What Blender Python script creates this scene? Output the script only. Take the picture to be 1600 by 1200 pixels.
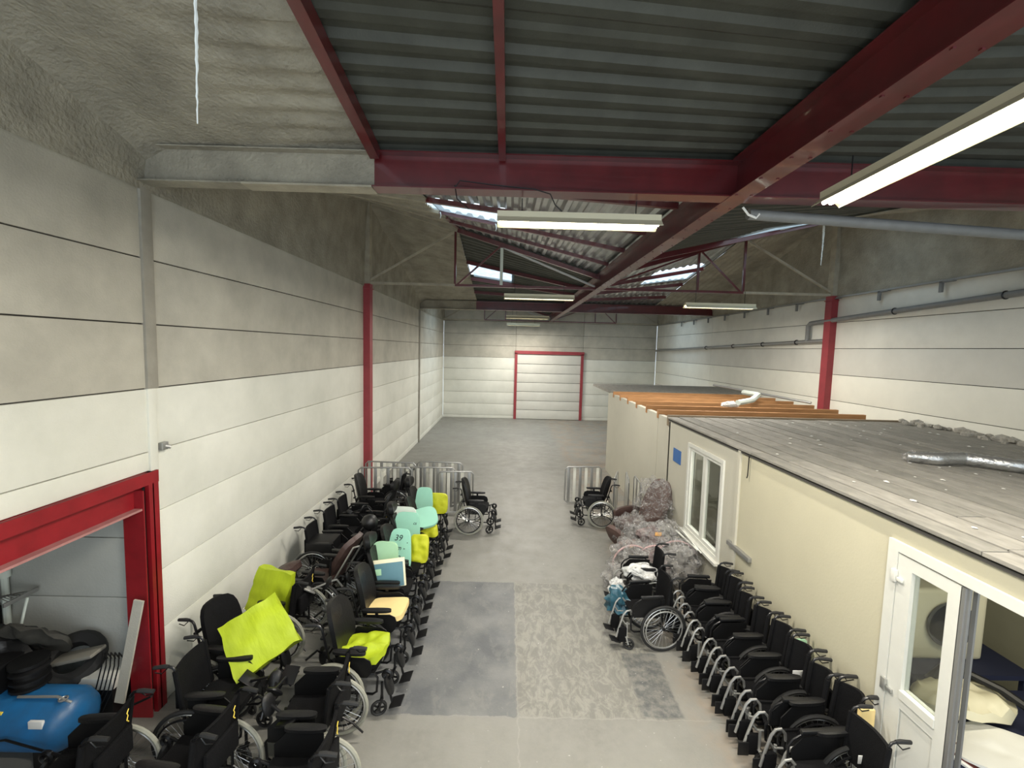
import bpy, bmesh, math, random
from mathutils import Vector, Matrix, noise
PI = math.pi
random.seed(7)
SC = bpy.context.scene
for o in list(bpy.data.objects): bpy.data.objects.remove(o)
COL = SC.collection

# ------------------------------------------------------------------ camera
F, PITCH, YAW, ROLL, CH = 685.3, 0.0797, 0.0081, 0.0252, 3.8
cy, sy, cp, sp = math.cos(YAW), math.sin(YAW), math.cos(PITCH), math.sin(PITCH)
fwd = Vector((sy*cp, cy*cp, -sp)); rt = Vector((cy, -sy, 0)); dn = fwd.cross(rt)
ix = rt*math.cos(ROLL) - dn*math.sin(ROLL); iy = rt*math.sin(ROLL) + dn*math.cos(ROLL)
cam = bpy.data.cameras.new('camera'); camo = bpy.data.objects.new('camera', cam); COL.objects.link(camo)
cam.sensor_width = 36; cam.lens = F*36/1600; cam.clip_start = .05
M3 = Matrix((ix, -iy, -fwd)).transposed()
camo.matrix_world = Matrix.Translation((0, 0, CH)) @ M3.to_4x4()
SC.camera = camo
# ------------------------------------------------------------------ sky, lights, exposure
W = bpy.data.worlds.new('sky'); SC.world = W; W.use_nodes = True
bg = W.node_tree.nodes['Background']; bg.inputs[0].default_value = (.78, .90, 1, 1); bg.inputs[1].default_value = 1.6
SC.view_settings.view_transform = 'Standard'; SC.view_settings.look = 'None'
SC.view_settings.exposure = 0.2; SC.view_settings.gamma = 1; SC.view_settings.use_curve_mapping = False
def area(name, loc, rot, sx, sy_, power, col):
    l = bpy.data.lights.new(name, 'AREA'); l.shape = 'RECTANGLE'; l.size = sx; l.size_y = sy_
    l.energy = power; l.color = col
    o = bpy.data.objects.new(name, l); COL.objects.link(o); o.location = loc; o.rotation_euler = rot
    return o
area('rear_fill_light', (1.2, -2.2, 1.7), (PI/2+.0, 0, 0), 6.5, 3.2, 75, (1, .97, .93))  # fill light added behind the camera, standing in for an unseen opening
for (x, y, w, h, e) in ((-1.0, 7.6, 2.2, 1.4, 16), (5.9, 8.7, 3.0, 1.8, 22), (-.5, 19.7, 4, 1.7, 150), (4.7, 19.7, 4, 1.7, 150)):
    area('sky_above_skylight', (x, y, 8.2), (0, 0, 0), w, h, e, (.80, .91, 1))

# ------------------------------------------------------------------ materials
MATS = {}
def mat(name, col, rough=.6, metal=0, noise_amt=0, noise_scale=8, col2=None, bump=0, bump_scale=40, spec=.5, stretch=(1, 1, 1), coat=0):
    if name in MATS: return MATS[name]
    m = bpy.data.materials.new(name); m.use_nodes = True; nt = m.node_tree; b = nt.nodes['Principled BSDF']
    b.inputs['Base Color'].default_value = (*col, 1); b.inputs['Roughness'].default_value = rough
    b.inputs['Metallic'].default_value = metal; b.inputs['Specular IOR Level'].default_value = spec
    if coat: b.inputs['Coat Weight'].default_value = coat
    tc = nt.nodes.new('ShaderNodeTexCoord'); mp = nt.nodes.new('ShaderNodeMapping'); mp.inputs['Scale'].default_value = stretch
    nt.links.new(tc.outputs['Object'], mp.inputs['Vector'])
    if noise_amt or col2:
        n = nt.nodes.new('ShaderNodeTexNoise'); n.inputs['Scale'].default_value = noise_scale; n.inputs['Detail'].default_value = 6
        n.inputs['Roughness'].default_value = .62
        nt.links.new(mp.outputs[0], n.inputs['Vector'])
        r = nt.nodes.new('ShaderNodeValToRGB'); r.color_ramp.elements[0].position = .32; r.color_ramp.elements[1].position = .68
        c2 = col2 if col2 else tuple(c*(1-noise_amt) for c in col)
        r.color_ramp.elements[0].color = (*c2, 1); r.color_ramp.elements[1].color = (*col, 1)
        nt.links.new(n.outputs['Fac'], r.inputs[0]); nt.links.new(r.outputs[0], b.inputs['Base Color'])
    if bump:
        n2 = nt.nodes.new('ShaderNodeTexNoise'); n2.inputs['Scale'].default_value = bump_scale; n2.inputs['Detail'].default_value = 5
        nt.links.new(mp.outputs[0], n2.inputs['Vector'])
        bp = nt.nodes.new('ShaderNodeBump'); bp.inputs['Strength'].default_value = bump; bp.inputs['Distance'].default_value = .02
        nt.links.new(n2.outputs['Fac'], bp.inputs['Height']); nt.links.new(bp.outputs[0], b.inputs['Normal'])
    MATS[name] = m; return m
def emis(name, col, s):
    m = bpy.data.materials.new(name); m.use_nodes = True; b = m.node_tree.nodes['Principled BSDF']
    b.inputs['Emission Color'].default_value = (*col, 1); b.inputs['Emission Strength'].default_value = s
    b.inputs['Base Color'].default_value = (.8, .8, .8, 1); return m
def plastic_film(name, tint, base, ridge, sc=7):
    m = bpy.data.materials.new(name); m.use_nodes = True; nt = m.node_tree; nt.nodes.clear()
    def nd(t): return nt.nodes.new(t)
    out = nd('ShaderNodeOutputMaterial'); tr = nd('ShaderNodeBsdfTransparent'); gl = nd('ShaderNodeBsdfPrincipled')
    gl.inputs['Base Color'].default_value = (*tint, 1); gl.inputs['Roughness'].default_value = .12; gl.inputs['Specular IOR Level'].default_value = .9
    mx = nd('ShaderNodeMixShader'); tc = nd('ShaderNodeTexCoord')
    n = nd('ShaderNodeTexNoise'); n.inputs['Scale'].default_value = sc; n.inputs['Detail'].default_value = 3; n.inputs['Distortion'].default_value = 1.2
    nt.links.new(tc.outputs['Object'], n.inputs['Vector'])
    v = nd('ShaderNodeTexVoronoi'); v.feature = 'DISTANCE_TO_EDGE'; v.inputs['Scale'].default_value = sc*1.1
    va = nd('ShaderNodeVectorMath'); va.operation = 'ADD'; vs = nd('ShaderNodeVectorMath'); vs.operation = 'SCALE'; vs.inputs['Scale'].default_value = .22
    nt.links.new(n.outputs['Color'], vs.inputs[0]); nt.links.new(tc.outputs['Object'], va.inputs[0]); nt.links.new(vs.outputs[0], va.inputs[1]); nt.links.new(va.outputs[0], v.inputs['Vector'])
    bp = nd('ShaderNodeBump'); bp.inputs['Strength'].default_value = .9; bp.inputs['Distance'].default_value = .05
    nt.links.new(v.outputs['Distance'], bp.inputs['Height']); nt.links.new(bp.outputs[0], gl.inputs['Normal'])
    r = nd('ShaderNodeMapRange'); r.inputs[1].default_value = 0; r.inputs[2].default_value = .10; r.inputs[3].default_value = ridge; r.inputs[4].default_value = base  # film set paler and more opaque along folds, painted crinkle highlights
    nt.links.new(v.outputs['Distance'], r.inputs[0]); nt.links.new(r.outputs[0], mx.inputs[0])
    nt.links.new(tr.outputs[0], mx.inputs[1]); nt.links.new(gl.outputs[0], mx.inputs[2]); nt.links.new(mx.outputs[0], out.inputs[0])
    return m
cream = mat('painted_panel_cream', (.735, .73, .655), .75, col2=(.60, .60, .53), noise_scale=.8, bump=.12, bump_scale=60)
greyp = mat('bare_panel_grey', (.52, .495, .42), .85, noise_amt=.24, noise_scale=1.6, bump=.15, bump_scale=60)
rwhite = mat('right_panel_white', (.72, .71, .64), .8, noise_amt=.14, noise_scale=1.5, bump=.1, bump_scale=60)
rcream = mat('right_panel_cream', (.78, .765, .67), .75, noise_amt=.1, noise_scale=1.2, bump=.1, bump_scale=60)
rgrey = mat('right_panel_grey', (.64, .63, .57), .8, noise_amt=.1, noise_scale=1.5, bump=.1, bump_scale=60)
joint = mat('joint_shadow_grey', (.06, .056, .05), .9)
postg = mat('post_grey', (.33, .31, .26), .85, noise_amt=.25, noise_scale=3)
partm = mat('partition_cream', (.50, .468, .345), .7, noise_amt=.07, noise_scale=1.2, bump=.06)
partm2 = mat('partition_pale', (.50, .48, .40), .7, noise_amt=.07, noise_scale=1.2, bump=.06)
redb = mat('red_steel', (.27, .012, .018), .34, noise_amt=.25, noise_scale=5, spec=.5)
redd = mat('shaded_red_steel', (.115, .010, .013), .34, noise_amt=.35, noise_scale=4, spec=.7, coat=.35)  # red steel of the roof beams, their shade put into the colour
redc = mat('red_column_paint', (.30, .035, .045), .5, noise_amt=.2, noise_scale=4)
foam = mat('sprayed_foam', (.37, .345, .275), .95, noise_amt=.38, noise_scale=2.2, bump=1, bump_scale=26)
foamb = mat('foam_overspray_steel', (.42, .385, .30), .9, noise_amt=.3, noise_scale=4, bump=.4, bump_scale=30)
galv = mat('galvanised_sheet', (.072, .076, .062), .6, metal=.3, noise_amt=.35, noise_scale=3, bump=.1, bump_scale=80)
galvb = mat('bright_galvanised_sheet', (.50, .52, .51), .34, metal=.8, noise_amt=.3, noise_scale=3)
pvc = mat('white_pvc', (.62, .62, .57), .35, noise_amt=.05)
pipeg = mat('grey_pvc_pipe', (.20, .205, .20), .45, noise_amt=.15)
black = mat('black_fabric', (.0042, .0042, .005), .85, noise_amt=.3, noise_scale=20, bump=.3, bump_scale=120, spec=.2)
leather = mat('black_leatherette', (.006, .006, .0065), .42, bump=.15, bump_scale=60)
blackp = mat('black_plastic', (.006, .006, .0065), .45, spec=.35)
blackm = mat('black_steel_tube', (.006, .006, .007), .33, metal=.2)
rubberg = mat('grey_tyre_rubber', (.30, .30, .25), .7, noise_amt=.1)
rubberb = mat('black_tyre_rubber', (.012, .012, .012), .65)
chrome = mat('chrome', (.62, .62, .61), .30, metal=1)
silver = mat('silver_tube', (.46, .46, .44), .32, metal=.7)
alu = mat('dull_aluminium', (.36, .36, .35), .4, metal=.7)
lime = mat('lime_yellow_cloth', (.46, .58, .012), .55, noise_amt=.3, noise_scale=3, bump=1.0, bump_scale=5, stretch=(1, 1, .35))
limed = mat('yellow_cloth', (.60, .62, .02), .6, noise_amt=.2, noise_scale=5, bump=.4, bump_scale=10)
mint = mat('mint_foam', (.33, .66, .52), .8, noise_amt=.05)
mintl = mat('pale_green_foam', (.37, .62, .40), .8, noise_amt=.05)
foamw = mat('white_foam', (.66, .72, .66), .8, noise_amt=.05)
edgec = mat('cream_edging', (.80, .76, .55), .7)
blueg = mat('blue_grey_board', (.10, .22, .27), .6, noise_amt=.1)
woodc = mat('pale_yellow_foam', (.80, .62, .28), .75, noise_amt=.08, noise_scale=5)
brown = mat('dark_brown_leather', (.062, .035, .030), .45, noise_amt=.25, noise_scale=8, bump=.4, bump_scale=18)
brownl = mat('brown_velour', (.105, .06, .05), .75, noise_amt=.25, noise_scale=8)
pencil = mat('pen_ink', (.03, .05, .05), .8)
yellowmark = mat('yellow_print', (.85, .62, .08), .6)
paper = mat('white_label', (.75, .75, .72), .6)
bluet = mat('blue_tank_paint', (.012, .13, .33), .38, noise_amt=.3, noise_scale=4, col2=(.02, .09, .2), bump=.05)
plankm = mat('dusty_board', (.30, .285, .25), .85, noise_amt=.35, noise_scale=5, stretch=(2, .7, 1), bump=.2, bump_scale=30)
plankd = mat('worn_dark_board', (.24, .23, .20), .85, noise_amt=.35, noise_scale=5, stretch=(2, .7, 1), bump=.2, bump_scale=30)
joistm = mat('pine_joist', (.50, .25, .10), .7, noise_amt=.4, noise_scale=4, stretch=(.4, 4, 4))
joistd = mat('weathered_joist', (.27, .21, .14), .8, noise_amt=.3, noise_scale=4, stretch=(.4, 4, 4))
lampw = mat('lamp_housing_cream', (.62, .58, .42), .45)
tubem = emis('fluorescent_glow', (1, .90, .60), 26)
tubefar = emis('far_fluorescent_glow', (1, .93, .74), 7)
strandm = mat('bright_foam_drip', (.9, .95, .93), .6)
rubble = mat('dusty_rubble', (.40, .38, .33), .95, noise_amt=.4, noise_scale=20, bump=.6, bump_scale=40)
navy = mat('navy_cloth', (.012, .016, .045), .7)
maroon = mat('maroon_panel', (.12, .03, .025), .4)
olive = mat('store_room_wall', (.34, .32, .22), .9, noise_amt=.1, noise_scale=2)
roomw = mat('annex_block_white', (.50, .51, .47), .85, noise_amt=.14, noise_scale=1.5, bump=.15)
glass = bpy.data.materials.new('window_glass'); glass.use_nodes = True
_nt = glass.node_tree; _nt.nodes.clear(); _o = _nt.nodes.new('ShaderNodeOutputMaterial'); _t = _nt.nodes.new('ShaderNodeBsdfTransparent')
_g = _nt.nodes.new('ShaderNodeBsdfGlossy'); _g.inputs['Roughness'].default_value = .03; _m = _nt.nodes.new('ShaderNodeMixShader'); _m.inputs[0].default_value = .12
_t.inputs[0].default_value = (.86, .88, .86, 1)
_nt.links.new(_t.outputs[0], _m.inputs[1]); _nt.links.new(_g.outputs[0], _m.inputs[2]); _nt.links.new(_m.outputs[0], _o.inputs[0])
film = plastic_film('clear_plastic_wrap', (.45, .44, .43), .12, .60, 8)
filmw = plastic_film('milky_plastic_bag', (.70, .71, .70), .72, .95, 6)
# translucent skylight sheet
skym = bpy.data.materials.new('translucent_skylight_sheet'); skym.use_nodes = True
_nt = skym.node_tree; _nt.nodes.clear(); _o = _nt.nodes.new('ShaderNodeOutputMaterial')
_t = _nt.nodes.new('ShaderNodeBsdfTransparent'); _l = _nt.nodes.new('ShaderNodeBsdfTranslucent'); _m = _nt.nodes.new('ShaderNodeMixShader')
_n = _nt.nodes.new('ShaderNodeTexNoise'); _n.inputs['Scale'].default_value = 7; _n.inputs['Detail'].default_value = 5
_r = _nt.nodes.new('ShaderNodeValToRGB'); _r.color_ramp.elements[0].position = .4; _r.color_ramp.elements[1].position = .6
_r.color_ramp.elements[0].color = (.50, .60, .66, 1); _r.color_ramp.elements[1].color = (.80, .87, .90, 1)
_tc = _nt.nodes.new('ShaderNodeTexCoord'); _nt.links.new(_tc.outputs['Object'], _n.inputs['Vector'])
_nt.links.new(_n.outputs['Fac'], _r.inputs[0]); _nt.links.new(_r.outputs[0], _t.inputs[0]); _l.inputs[0].default_value = (.7, .8, .85, 1)
_m.inputs[0].default_value = .3
_nt.links.new(_t.outputs[0], _m.inputs[1]); _nt.links.new(_l.outputs[0], _m.inputs[2]); _nt.links.new(_m.outputs[0], _o.inputs[0])

# concrete floor with its old patches
floorm = bpy.data.materials.new('worn_concrete'); floorm.use_nodes = True
nt = floorm.node_tree; b = nt.nodes['Principled BSDF']
def N(t, **k):
    n = nt.nodes.new(t)
    for a, v in k.items(): setattr(n, a, v)
    return n
tc = N('ShaderNodeTexCoord')
def fnoise(scale, detail=6, rough=.6, dist=0, st=None):
    n = N('ShaderNodeTexNoise'); n.inputs['Scale'].default_value = scale; n.inputs['Detail'].default_value = detail
    n.inputs['Roughness'].default_value = rough; n.inputs['Distortion'].default_value = dist
    if st:
        mp = N('ShaderNodeMapping'); mp.inputs['Scale'].default_value = st; nt.links.new(tc.outputs['Object'], mp.inputs[0]); nt.links.new(mp.outputs[0], n.inputs[0])
    else: nt.links.new(tc.outputs['Object'], n.inputs['Vector'])
    return n.outputs['Fac']
def mth(op, a, b_=None, c=None, clamp=False):
    n = N('ShaderNodeMath', operation=op); n.use_clamp = clamp
    for i, v in enumerate((a, b_, c)):
        if v is None: continue
        if isinstance(v, (int, float)): n.inputs[i].default_value = v
        else: nt.links.new(v, n.inputs[i])
    return n.outputs[0]
def mix(f, a, c):
    n = N('ShaderNodeMix', data_type='RGBA')
    if isinstance(f, (int, float)): n.inputs[0].default_value = f
    else: nt.links.new(f, n.inputs[0])
    for i, v in ((6, a), (7, c)):
        if isinstance(v, tuple): n.inputs[i].default_value = (*v, 1)
        else: nt.links.new(v, n.inputs[i])
    return n.outputs[2]
def sstep(x, lo, hi):
    n = N('ShaderNodeMapRange'); nt.links.new(x, n.inputs[0]); n.inputs[1].default_value = lo; n.inputs[2].default_value = hi; return n.outputs[0]
sx = N('ShaderNodeSeparateXYZ'); nt.links.new(tc.outputs['Object'], sx.inputs[0])
wob = mth('MULTIPLY', mth('SUBTRACT', fnoise(6), .5), .10)
X_ = mth('ADD', sx.outputs[0], wob); Y_ = mth('ADD', sx.outputs[1], wob)
def boxmask(x0, x1, y0, y1, s=.015):
    a = mth('MULTIPLY', sstep(X_, x0-s, x0+s), mth('SUBTRACT', 1.0, sstep(X_, x1-s, x1+s)))
    c = mth('MULTIPLY', sstep(Y_, y0-s, y0+s), mth('SUBTRACT', 1.0, sstep(Y_, y1-s, y1+s)))
    return mth('MULTIPLY', a, c)
base = mix(sstep(fnoise(.9, 8, .65), .35, .65), (.165, .162, .146), (.245, .242, .22))
base = mix(sstep(fnoise(14, 4), .3, .75), base, (.222, .216, .195))
fr = mix(mth('MULTIPLY', sstep(sx.outputs[1], 4.3, 2.4), .6), base, (.20, .195, .168))
dark = boxmask(-1.75, .18, 4.25, 6.88)
peel = sstep(fnoise(5, 10, .75, .4, (1, .6, 1)), .53, .60)
c1 = mix(sstep(fnoise(1.6, 6), .35, .65), (.095, .100, .106), (.168, .170, .166))
c1 = mix(mth('MULTIPLY', peel, .22), c1, (.24, .235, .215))
col = mix(dark, fr, c1)
rough_ = boxmask(.18, 1.9, 4.25, 6.88, .03)
c2 = mix(sstep(fnoise(7, 12, .8, .8, (1.3, .7, 1)), .46, .56), (.155, .150, .135), (.235, .23, .20))
col = mix(mth('MULTIPLY', rough_, .85), col, c2)
strip = boxmask(1.50, 1.93, 4.28, 5.25)
c3 = mix(sstep(fnoise(9, 8, .7), .42, .6), (.075, .08, .085), (.18, .175, .16))
col = mix(mth('MULTIPLY', strip, .8), col, c3)
tan = mth('MULTIPLY', sstep(X_, 1.9, 2.2), mth('MULTIPLY', sstep(fnoise(2.2, 6), .40, .62), .55))
col = mix(tan, col, (.29, .215, .15))
spot = sstep(fnoise(28, 2, .5), .745, .76)
col = mix(mth('MULTIPLY', spot, .7), col, (.55, .54, .5))
# seams
def line(coord, at, w=.006):
    return mth('SUBTRACT', 1.0, sstep(mth('ABSOLUTE', mth('SUBTRACT', coord, at)), w*.5, w*1.8))
seam = mth('MAXIMUM', mth('MAXIMUM', line(Y_, 4.25), line(Y_, 6.88)), mth('MULTIPLY', line(X_, .18, .005), sstep(Y_, 6.9, 6.85)))
col = mix(mth('MULTIPLY', seam, .30), col, (.32, .31, .28))
nt.links.new(col, b.inputs['Base Color'])
rg = sstep(fnoise(3, 6), .3, .7); rr = mth('MULTIPLY_ADD', rg, .25, .42); nt.links.new(rr, b.inputs['Roughness'])
bp = N('ShaderNodeBump'); bp.inputs['Strength'].default_value = .25; bp.inputs['Distance'].default_value = .01
nt.links.new(fnoise(40, 6), bp.inputs['Height']); nt.links.new(bp.outputs[0], b.inputs['Normal'])

# ------------------------------------------------------------------ mesh helpers
class MB:
    def __init__(s): s.v = []; s.f = []
    def add(s, vs, fs, M=None):
        n = len(s.v)
        for p in vs:
            p = Vector(p); s.v.append(tuple(M @ p) if M else tuple(p))
        s.f += [tuple(i+n for i in f) for f in fs]; return s
    def box(s, x0, x1, y0, y1, z0, z1, M=None):
        vs = [(x, y, z) for x in (x0, x1) for y in (y0, y1) for z in (z0, z1)]
        return s.add(vs, [(0, 1, 3, 2), (4, 6, 7, 5), (0, 4, 5, 1), (2, 3, 7, 6), (0, 2, 6, 4), (1, 5, 7, 3)], M)
    def bbox(s, x0, x1, y0, y1, z0, z1, r=.01, M=None, seg=2):
        bm = bmesh.new(); bmesh.ops.create_cube(bm, size=1)
        for v in bm.verts: v.co = Vector(((x0+x1)/2+v.co.x*(x1-x0), (y0+y1)/2+v.co.y*(y1-y0), (z0+z1)/2+v.co.z*(z1-z0)))
        bmesh.ops.bevel(bm, geom=bm.edges[:], offset=r, segments=seg, profile=.6, affect='EDGES')
        bm.verts.ensure_lookup_table(); s.add([v.co.copy() for v in bm.verts], [[v.index for v in f.verts] for f in bm.faces], M); bm.free(); return s
    def bar(s, a, b_, w, h, up=(0, 0, 1)):
        a = Vector(a); b_ = Vector(b_); d = (b_-a).normalized(); u = Vector(up)
        if abs(d.dot(u)) > .98: u = Vector((1, 0, 0))
        sd = d.cross(u).normalized(); u = sd.cross(d)
        vs = [p+sd*i*w/2+u*j*h/2 for p in (a, b_) for i, j in ((-1, -1), (1, -1), (1, 1), (-1, 1))]
        return s.add(vs, [(0, 3, 2, 1), (4, 5, 6, 7), (0, 1, 5, 4), (1, 2, 6, 5), (2, 3, 7, 6), (3, 0, 4, 7)])
    def tube(s, pts, r, n=8, closed=False, rr=None, M=None):
        pts = [Vector(p) for p in pts]; m = len(pts); vs = []; fs = []
        prev = None
        for i, p in enumerate(pts):
            if closed: d = (pts[(i+1) % m]-pts[i-1])
            else: d = pts[min(i+1, m-1)]-pts[max(i-1, 0)]
            d.normalize()
            if prev is None:
                u = Vector((0, 0, 1)) if abs(d.z) < .9 else Vector((1, 0, 0)); u = (u-d*u.dot(d)).normalized()
            else:
                u = prev-d*prev.dot(d); u.normalize()
            prev = u; w = d.cross(u); q = rr[i] if rr else r
            for k in range(n):
                a = 2*PI*k/n; vs.append(p+u*math.cos(a)*q+w*math.sin(a)*q)
        for i in range(m if closed else m-1):
            j = (i+1) % m
            for k in range(n): fs.append((i*n+k, i*n+(k+1) % n, j*n+(k+1) % n, j*n+k))
        if not closed: fs.append(tuple(range(n-1, -1, -1))); fs.append(tuple((m-1)*n+k for k in range(n)))
        return s.add(vs, fs, M)
    def torus(s, c, R, r, axis='y', n=32, k=6, flat=1, M=None):
        vs = []; fs = []
        for i in range(n):
            a = 2*PI*i/n
            for j in range(k):
                t = 2*PI*j/k+PI/k; q = R+r*math.cos(t); h = r*flat*math.sin(t)
                if axis == 'y': vs.append((c[0]+q*math.cos(a), c[1]+h, c[2]+q*math.sin(a)))
                else: vs.append((c[0]+q*math.cos(a), c[1]+q*math.sin(a), c[2]+h))
        for i in range(n):
            for j in range(k): fs.append((i*k+j, ((i+1) % n)*k+j, ((i+1) % n)*k+(j+1) % k, i*k+(j+1) % k))
        return s.add(vs, fs, M)
    def pillow(s, w, h, t, M=None, e=4, rings=6, n=28, curve=0, taper=0, puff=.5, wr=0, seed=0, edge=.25):
        """rounded-square cushion in local XZ plane (x across, z up), thickness along y"""
        top = []; fs = []; vs = []
        def P(k, j, sg):
            a = 2*PI*j/n; ca, sa = math.cos(a), math.sin(a); q = k/rings
            rad = (abs(ca)**e+abs(sa)**e)**(-1/e)
            x, z = ca*rad*q, sa*rad*q
            th = t/2*(edge+(1-edge)*(1-q**3)) if k < rings else t/2*edge
            X = x*w/2*(1-taper*(z+1)/2); Z = z*h/2; y = sg*th + curve*(x*x)
            if wr: y += wr*noise.noise(Vector((X*9+seed, Z*9, sg*3+seed)))
            return (X, y, Z)
        for sg in (1, -1):
            b0 = len(vs); vs.append(P(0, 0, sg))
            for k in range(1, rings+1):
                for j in range(n): vs.append(P(k, j, sg))
            for j in range(n):
                f = (b0, b0+1+j, b0+1+(j+1) % n); fs.append(f if sg > 0 else f[::-1])
            for k in range(1, rings):
                for j in range(n):
                    p = b0+1+(k-1)*n; q = b0+1+k*n
                    f = (p+j, q+j, q+(j+1) % n, p+(j+1) % n); fs.append(f if sg > 0 else f[::-1])
        o1 = 1+(rings-1)*n; half = len(vs)//2; o2 = half+o1
        for j in range(n): fs.append((o1+j, o2+j, o2+(j+1) % n, o1+(j+1) % n))
        return s.add(vs, fs, M)
    def prism(s, pts, t, M=None):
        """outline in XZ, thickness t along y"""
        n = len(pts); vs = [(x, -t/2, z) for x, z in pts]+[(x, t/2, z) for x, z in pts]
        fs = [tuple(range(n)), tuple(range(2*n-1, n-1, -1))]+[(i, i+n, (i+1) % n+n, (i+1) % n) for i in range(n)]
        return s.add(vs, fs, M)
    def grid(s, fn, nu, nv):
        vs = [fn(i/nu, j/nv) for i in range(nu+1) for j in range(nv+1)]
        fs = [(i*(nv+1)+j, (i+1)*(nv+1)+j, (i+1)*(nv+1)+j+1, i*(nv+1)+j+1) for i in range(nu) for j in range(nv)]
        return s.add(vs, fs)
    def lathe(s, prof, n=20, M=None):
        vs = []; m = len(prof)
        for i in range(n):
            a = 2*PI*i/n
            for r, z in prof: vs.append((r*math.cos(a), r*math.sin(a), z))
        fs = [(i*m+j, ((i+1) % n)*m+j, ((i+1) % n)*m+j+1, i*m+j+1) for i in range(n) for j in range(m-1)]
        return s.add(vs, fs, M)
def T(x, y, z): return Matrix.Translation((x, y, z))
def Rz(a): return Matrix.Rotation(math.radians(a), 4, 'Z')
def Ry(a): return Matrix.Rotation(math.radians(a), 4, 'Y')
def Rx(a): return Matrix.Rotation(math.radians(a), 4, 'X')
def wloc(o):
    v = Vector((0, 0, 0))
    while o: v += o.location; o = o.parent
    return v
def obj(name, mb, m, parent=None, smooth=True, world=False, origin=None):
    me = bpy.data.meshes.new(name)
    off = Vector((0, 0, 0))
    if world and parent is not None: off = wloc(parent)
    if origin is not None: off = Vector(origin)
    vs = [Vector(v)-off for v in mb.v]
    me.from_pydata(vs, [], mb.f); me.validate()
    me.materials.append(m)
    if smooth:
        me.shade_smooth() if hasattr(me, 'shade_smooth') else None
        try: me.set_sharp_from_angle(angle=math.radians(38))
        except Exception: pass
    o = bpy.data.objects.new(name, me); COL.objects.link(o)
    if parent is not None: o.parent = parent
    elif origin is not None: o.location = origin
    return o
def empty(name, loc=(0, 0, 0), rz=0):
    o = bpy.data.objects.new(name, None); COL.objects.link(o); o.location = loc; o.rotation_euler = (0, 0, math.radians(rz)); o.empty_display_size = .1
    return o
def tag(o, label, cat, group=None):
    o['label'] = label; o['category'] = cat
    if group: o['group'] = group
    return o
def struct(o, label=None):
    o['kind'] = 'structure'
    if label: o['label'] = label; 
    return o
def copy_tree(o, parent=None):
    c = o.copy(); COL.objects.link(c); c.parent = parent
    for ch in [x for x in o.children]: copy_tree(ch, c)
    return c
def world_bm(mb, f):
    return mb

# ------------------------------------------------------------------ constants of the hall
XL, XR, XC = -3.55, 7.96, 2.15
YT = [-2.13, 4.35, 10.83, 17.31, 23.79]      # frames: high, low, high, low, high
ZL, RISE = 5.62, 1.7
J0 = 3.321; JS = .631
def hz(x, y):
    u = abs(x-XC)/(XC-XL if x < XC else XR-XC)
    v = min(abs(y-4.35), abs(y-17.31))/6.48
    return ZL+RISE*u*v

# ------------------------------------------------------------------ floor
fl = MB(); fl.box(-7.2, 8.3, -2.6, 24.2, -.12, 0); struct(obj('floor', fl, floorm, smooth=False), 'worn grey concrete floor with darker repaired patches')

# ------------------------------------------------------------------ long walls of precast panels
def panel_wall(name, X, out, ys, rows, mats_fn, label, hole=None):
    root = struct(empty(name, (X, 0, 0)), label)
    bk = MB(); 
    if hole:
        hy0, hy1, hz1 = hole
        for (a, b2, c, d) in ((ys[0], hy0, 0, 5.3), (hy1, ys[-1], 0, 5.3), (hy0, hy1, hz1, 5.3)):
            bk.box(X+out*.03, X+out*.2, a, b2, c, d)
    else: bk.box(X+out*.03, X+out*.2, ys[0], ys[-1], 0, 5.3)
    obj('joint_backing', bk, joint, root, False, world=True)
    g = .006; fresh = lambda rr_: .0022 if out < 0 and rr_ < 5 else .006
    for i in range(len(ys)-1):
        for r in range(len(rows)-1):
            g = fresh(r)
            y0, y1, z0, z1 = ys[i]+g, ys[i+1]-g, rows[r]+g, rows[r+1]-g
            if hole and y0 < hole[1]-.05 and y1 > hole[0]+.05:
                if z0 < hole[2]-.3: 
                    if z1 > hole[2]+.08: m = MB(); m.bbox(min(X, X+out*.1), max(X, X+out*.1), y0, y1, hole[2]+.045, z1, .006); obj('wall_panel', m, mats_fn(i, r), root, world=True); z1 = hole[2]+.03
                    if y0 < hole[0]-.05:
                        m = MB(); m.bbox(min(X, X+out*.1), max(X, X+out*.1), y0, hole[0]-.05, z0, z1, .006); obj('wall_panel', m, mats_fn(i, r), root, world=True)
                    if y1 > hole[1]+.05:
                        m = MB(); m.bbox(min(X, X+out*.1), max(X, X+out*.1), hole[1]+.02, y1, z0, z1, .006); obj('wall_panel', m, mats_fn(i, r), root, world=True)
                    continue
                z0 = max(z0, hole[2])
            j = random.uniform(-.003, .003)
            m = MB(); m.bbox(min(X+j, X+out*.1), max(X+j, X+out*.1), y0, y1, z0, z1, .006)
            obj('wall_panel', m, mats_fn(i, r), root, world=True)
    return root
rowsL = [0, .166] + [J0-JS*k for k in (4, 3, 2, 1, 0, -1, -2)] + [5.25]
wl = panel_wall('wall_left', XL, -1, YT, rowsL, lambda i, r: greyp if r >= 6 else cream, 'long left wall of horizontal precast panels, cream below and grey above', hole=(.6, 4.26, 2.46))
rowsR = [0, .2] + [4.005-JS*k for k in (5, 4, 3, 2, 1, 0, -1)] + [5.25]
wr_ = panel_wall('wall_right', XR, 1, YT, rowsR, lambda i, r: rgrey if r == 6 else (rwhite if r > 6 else rcream), 'far right wall of white and grey horizontal panels')
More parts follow.
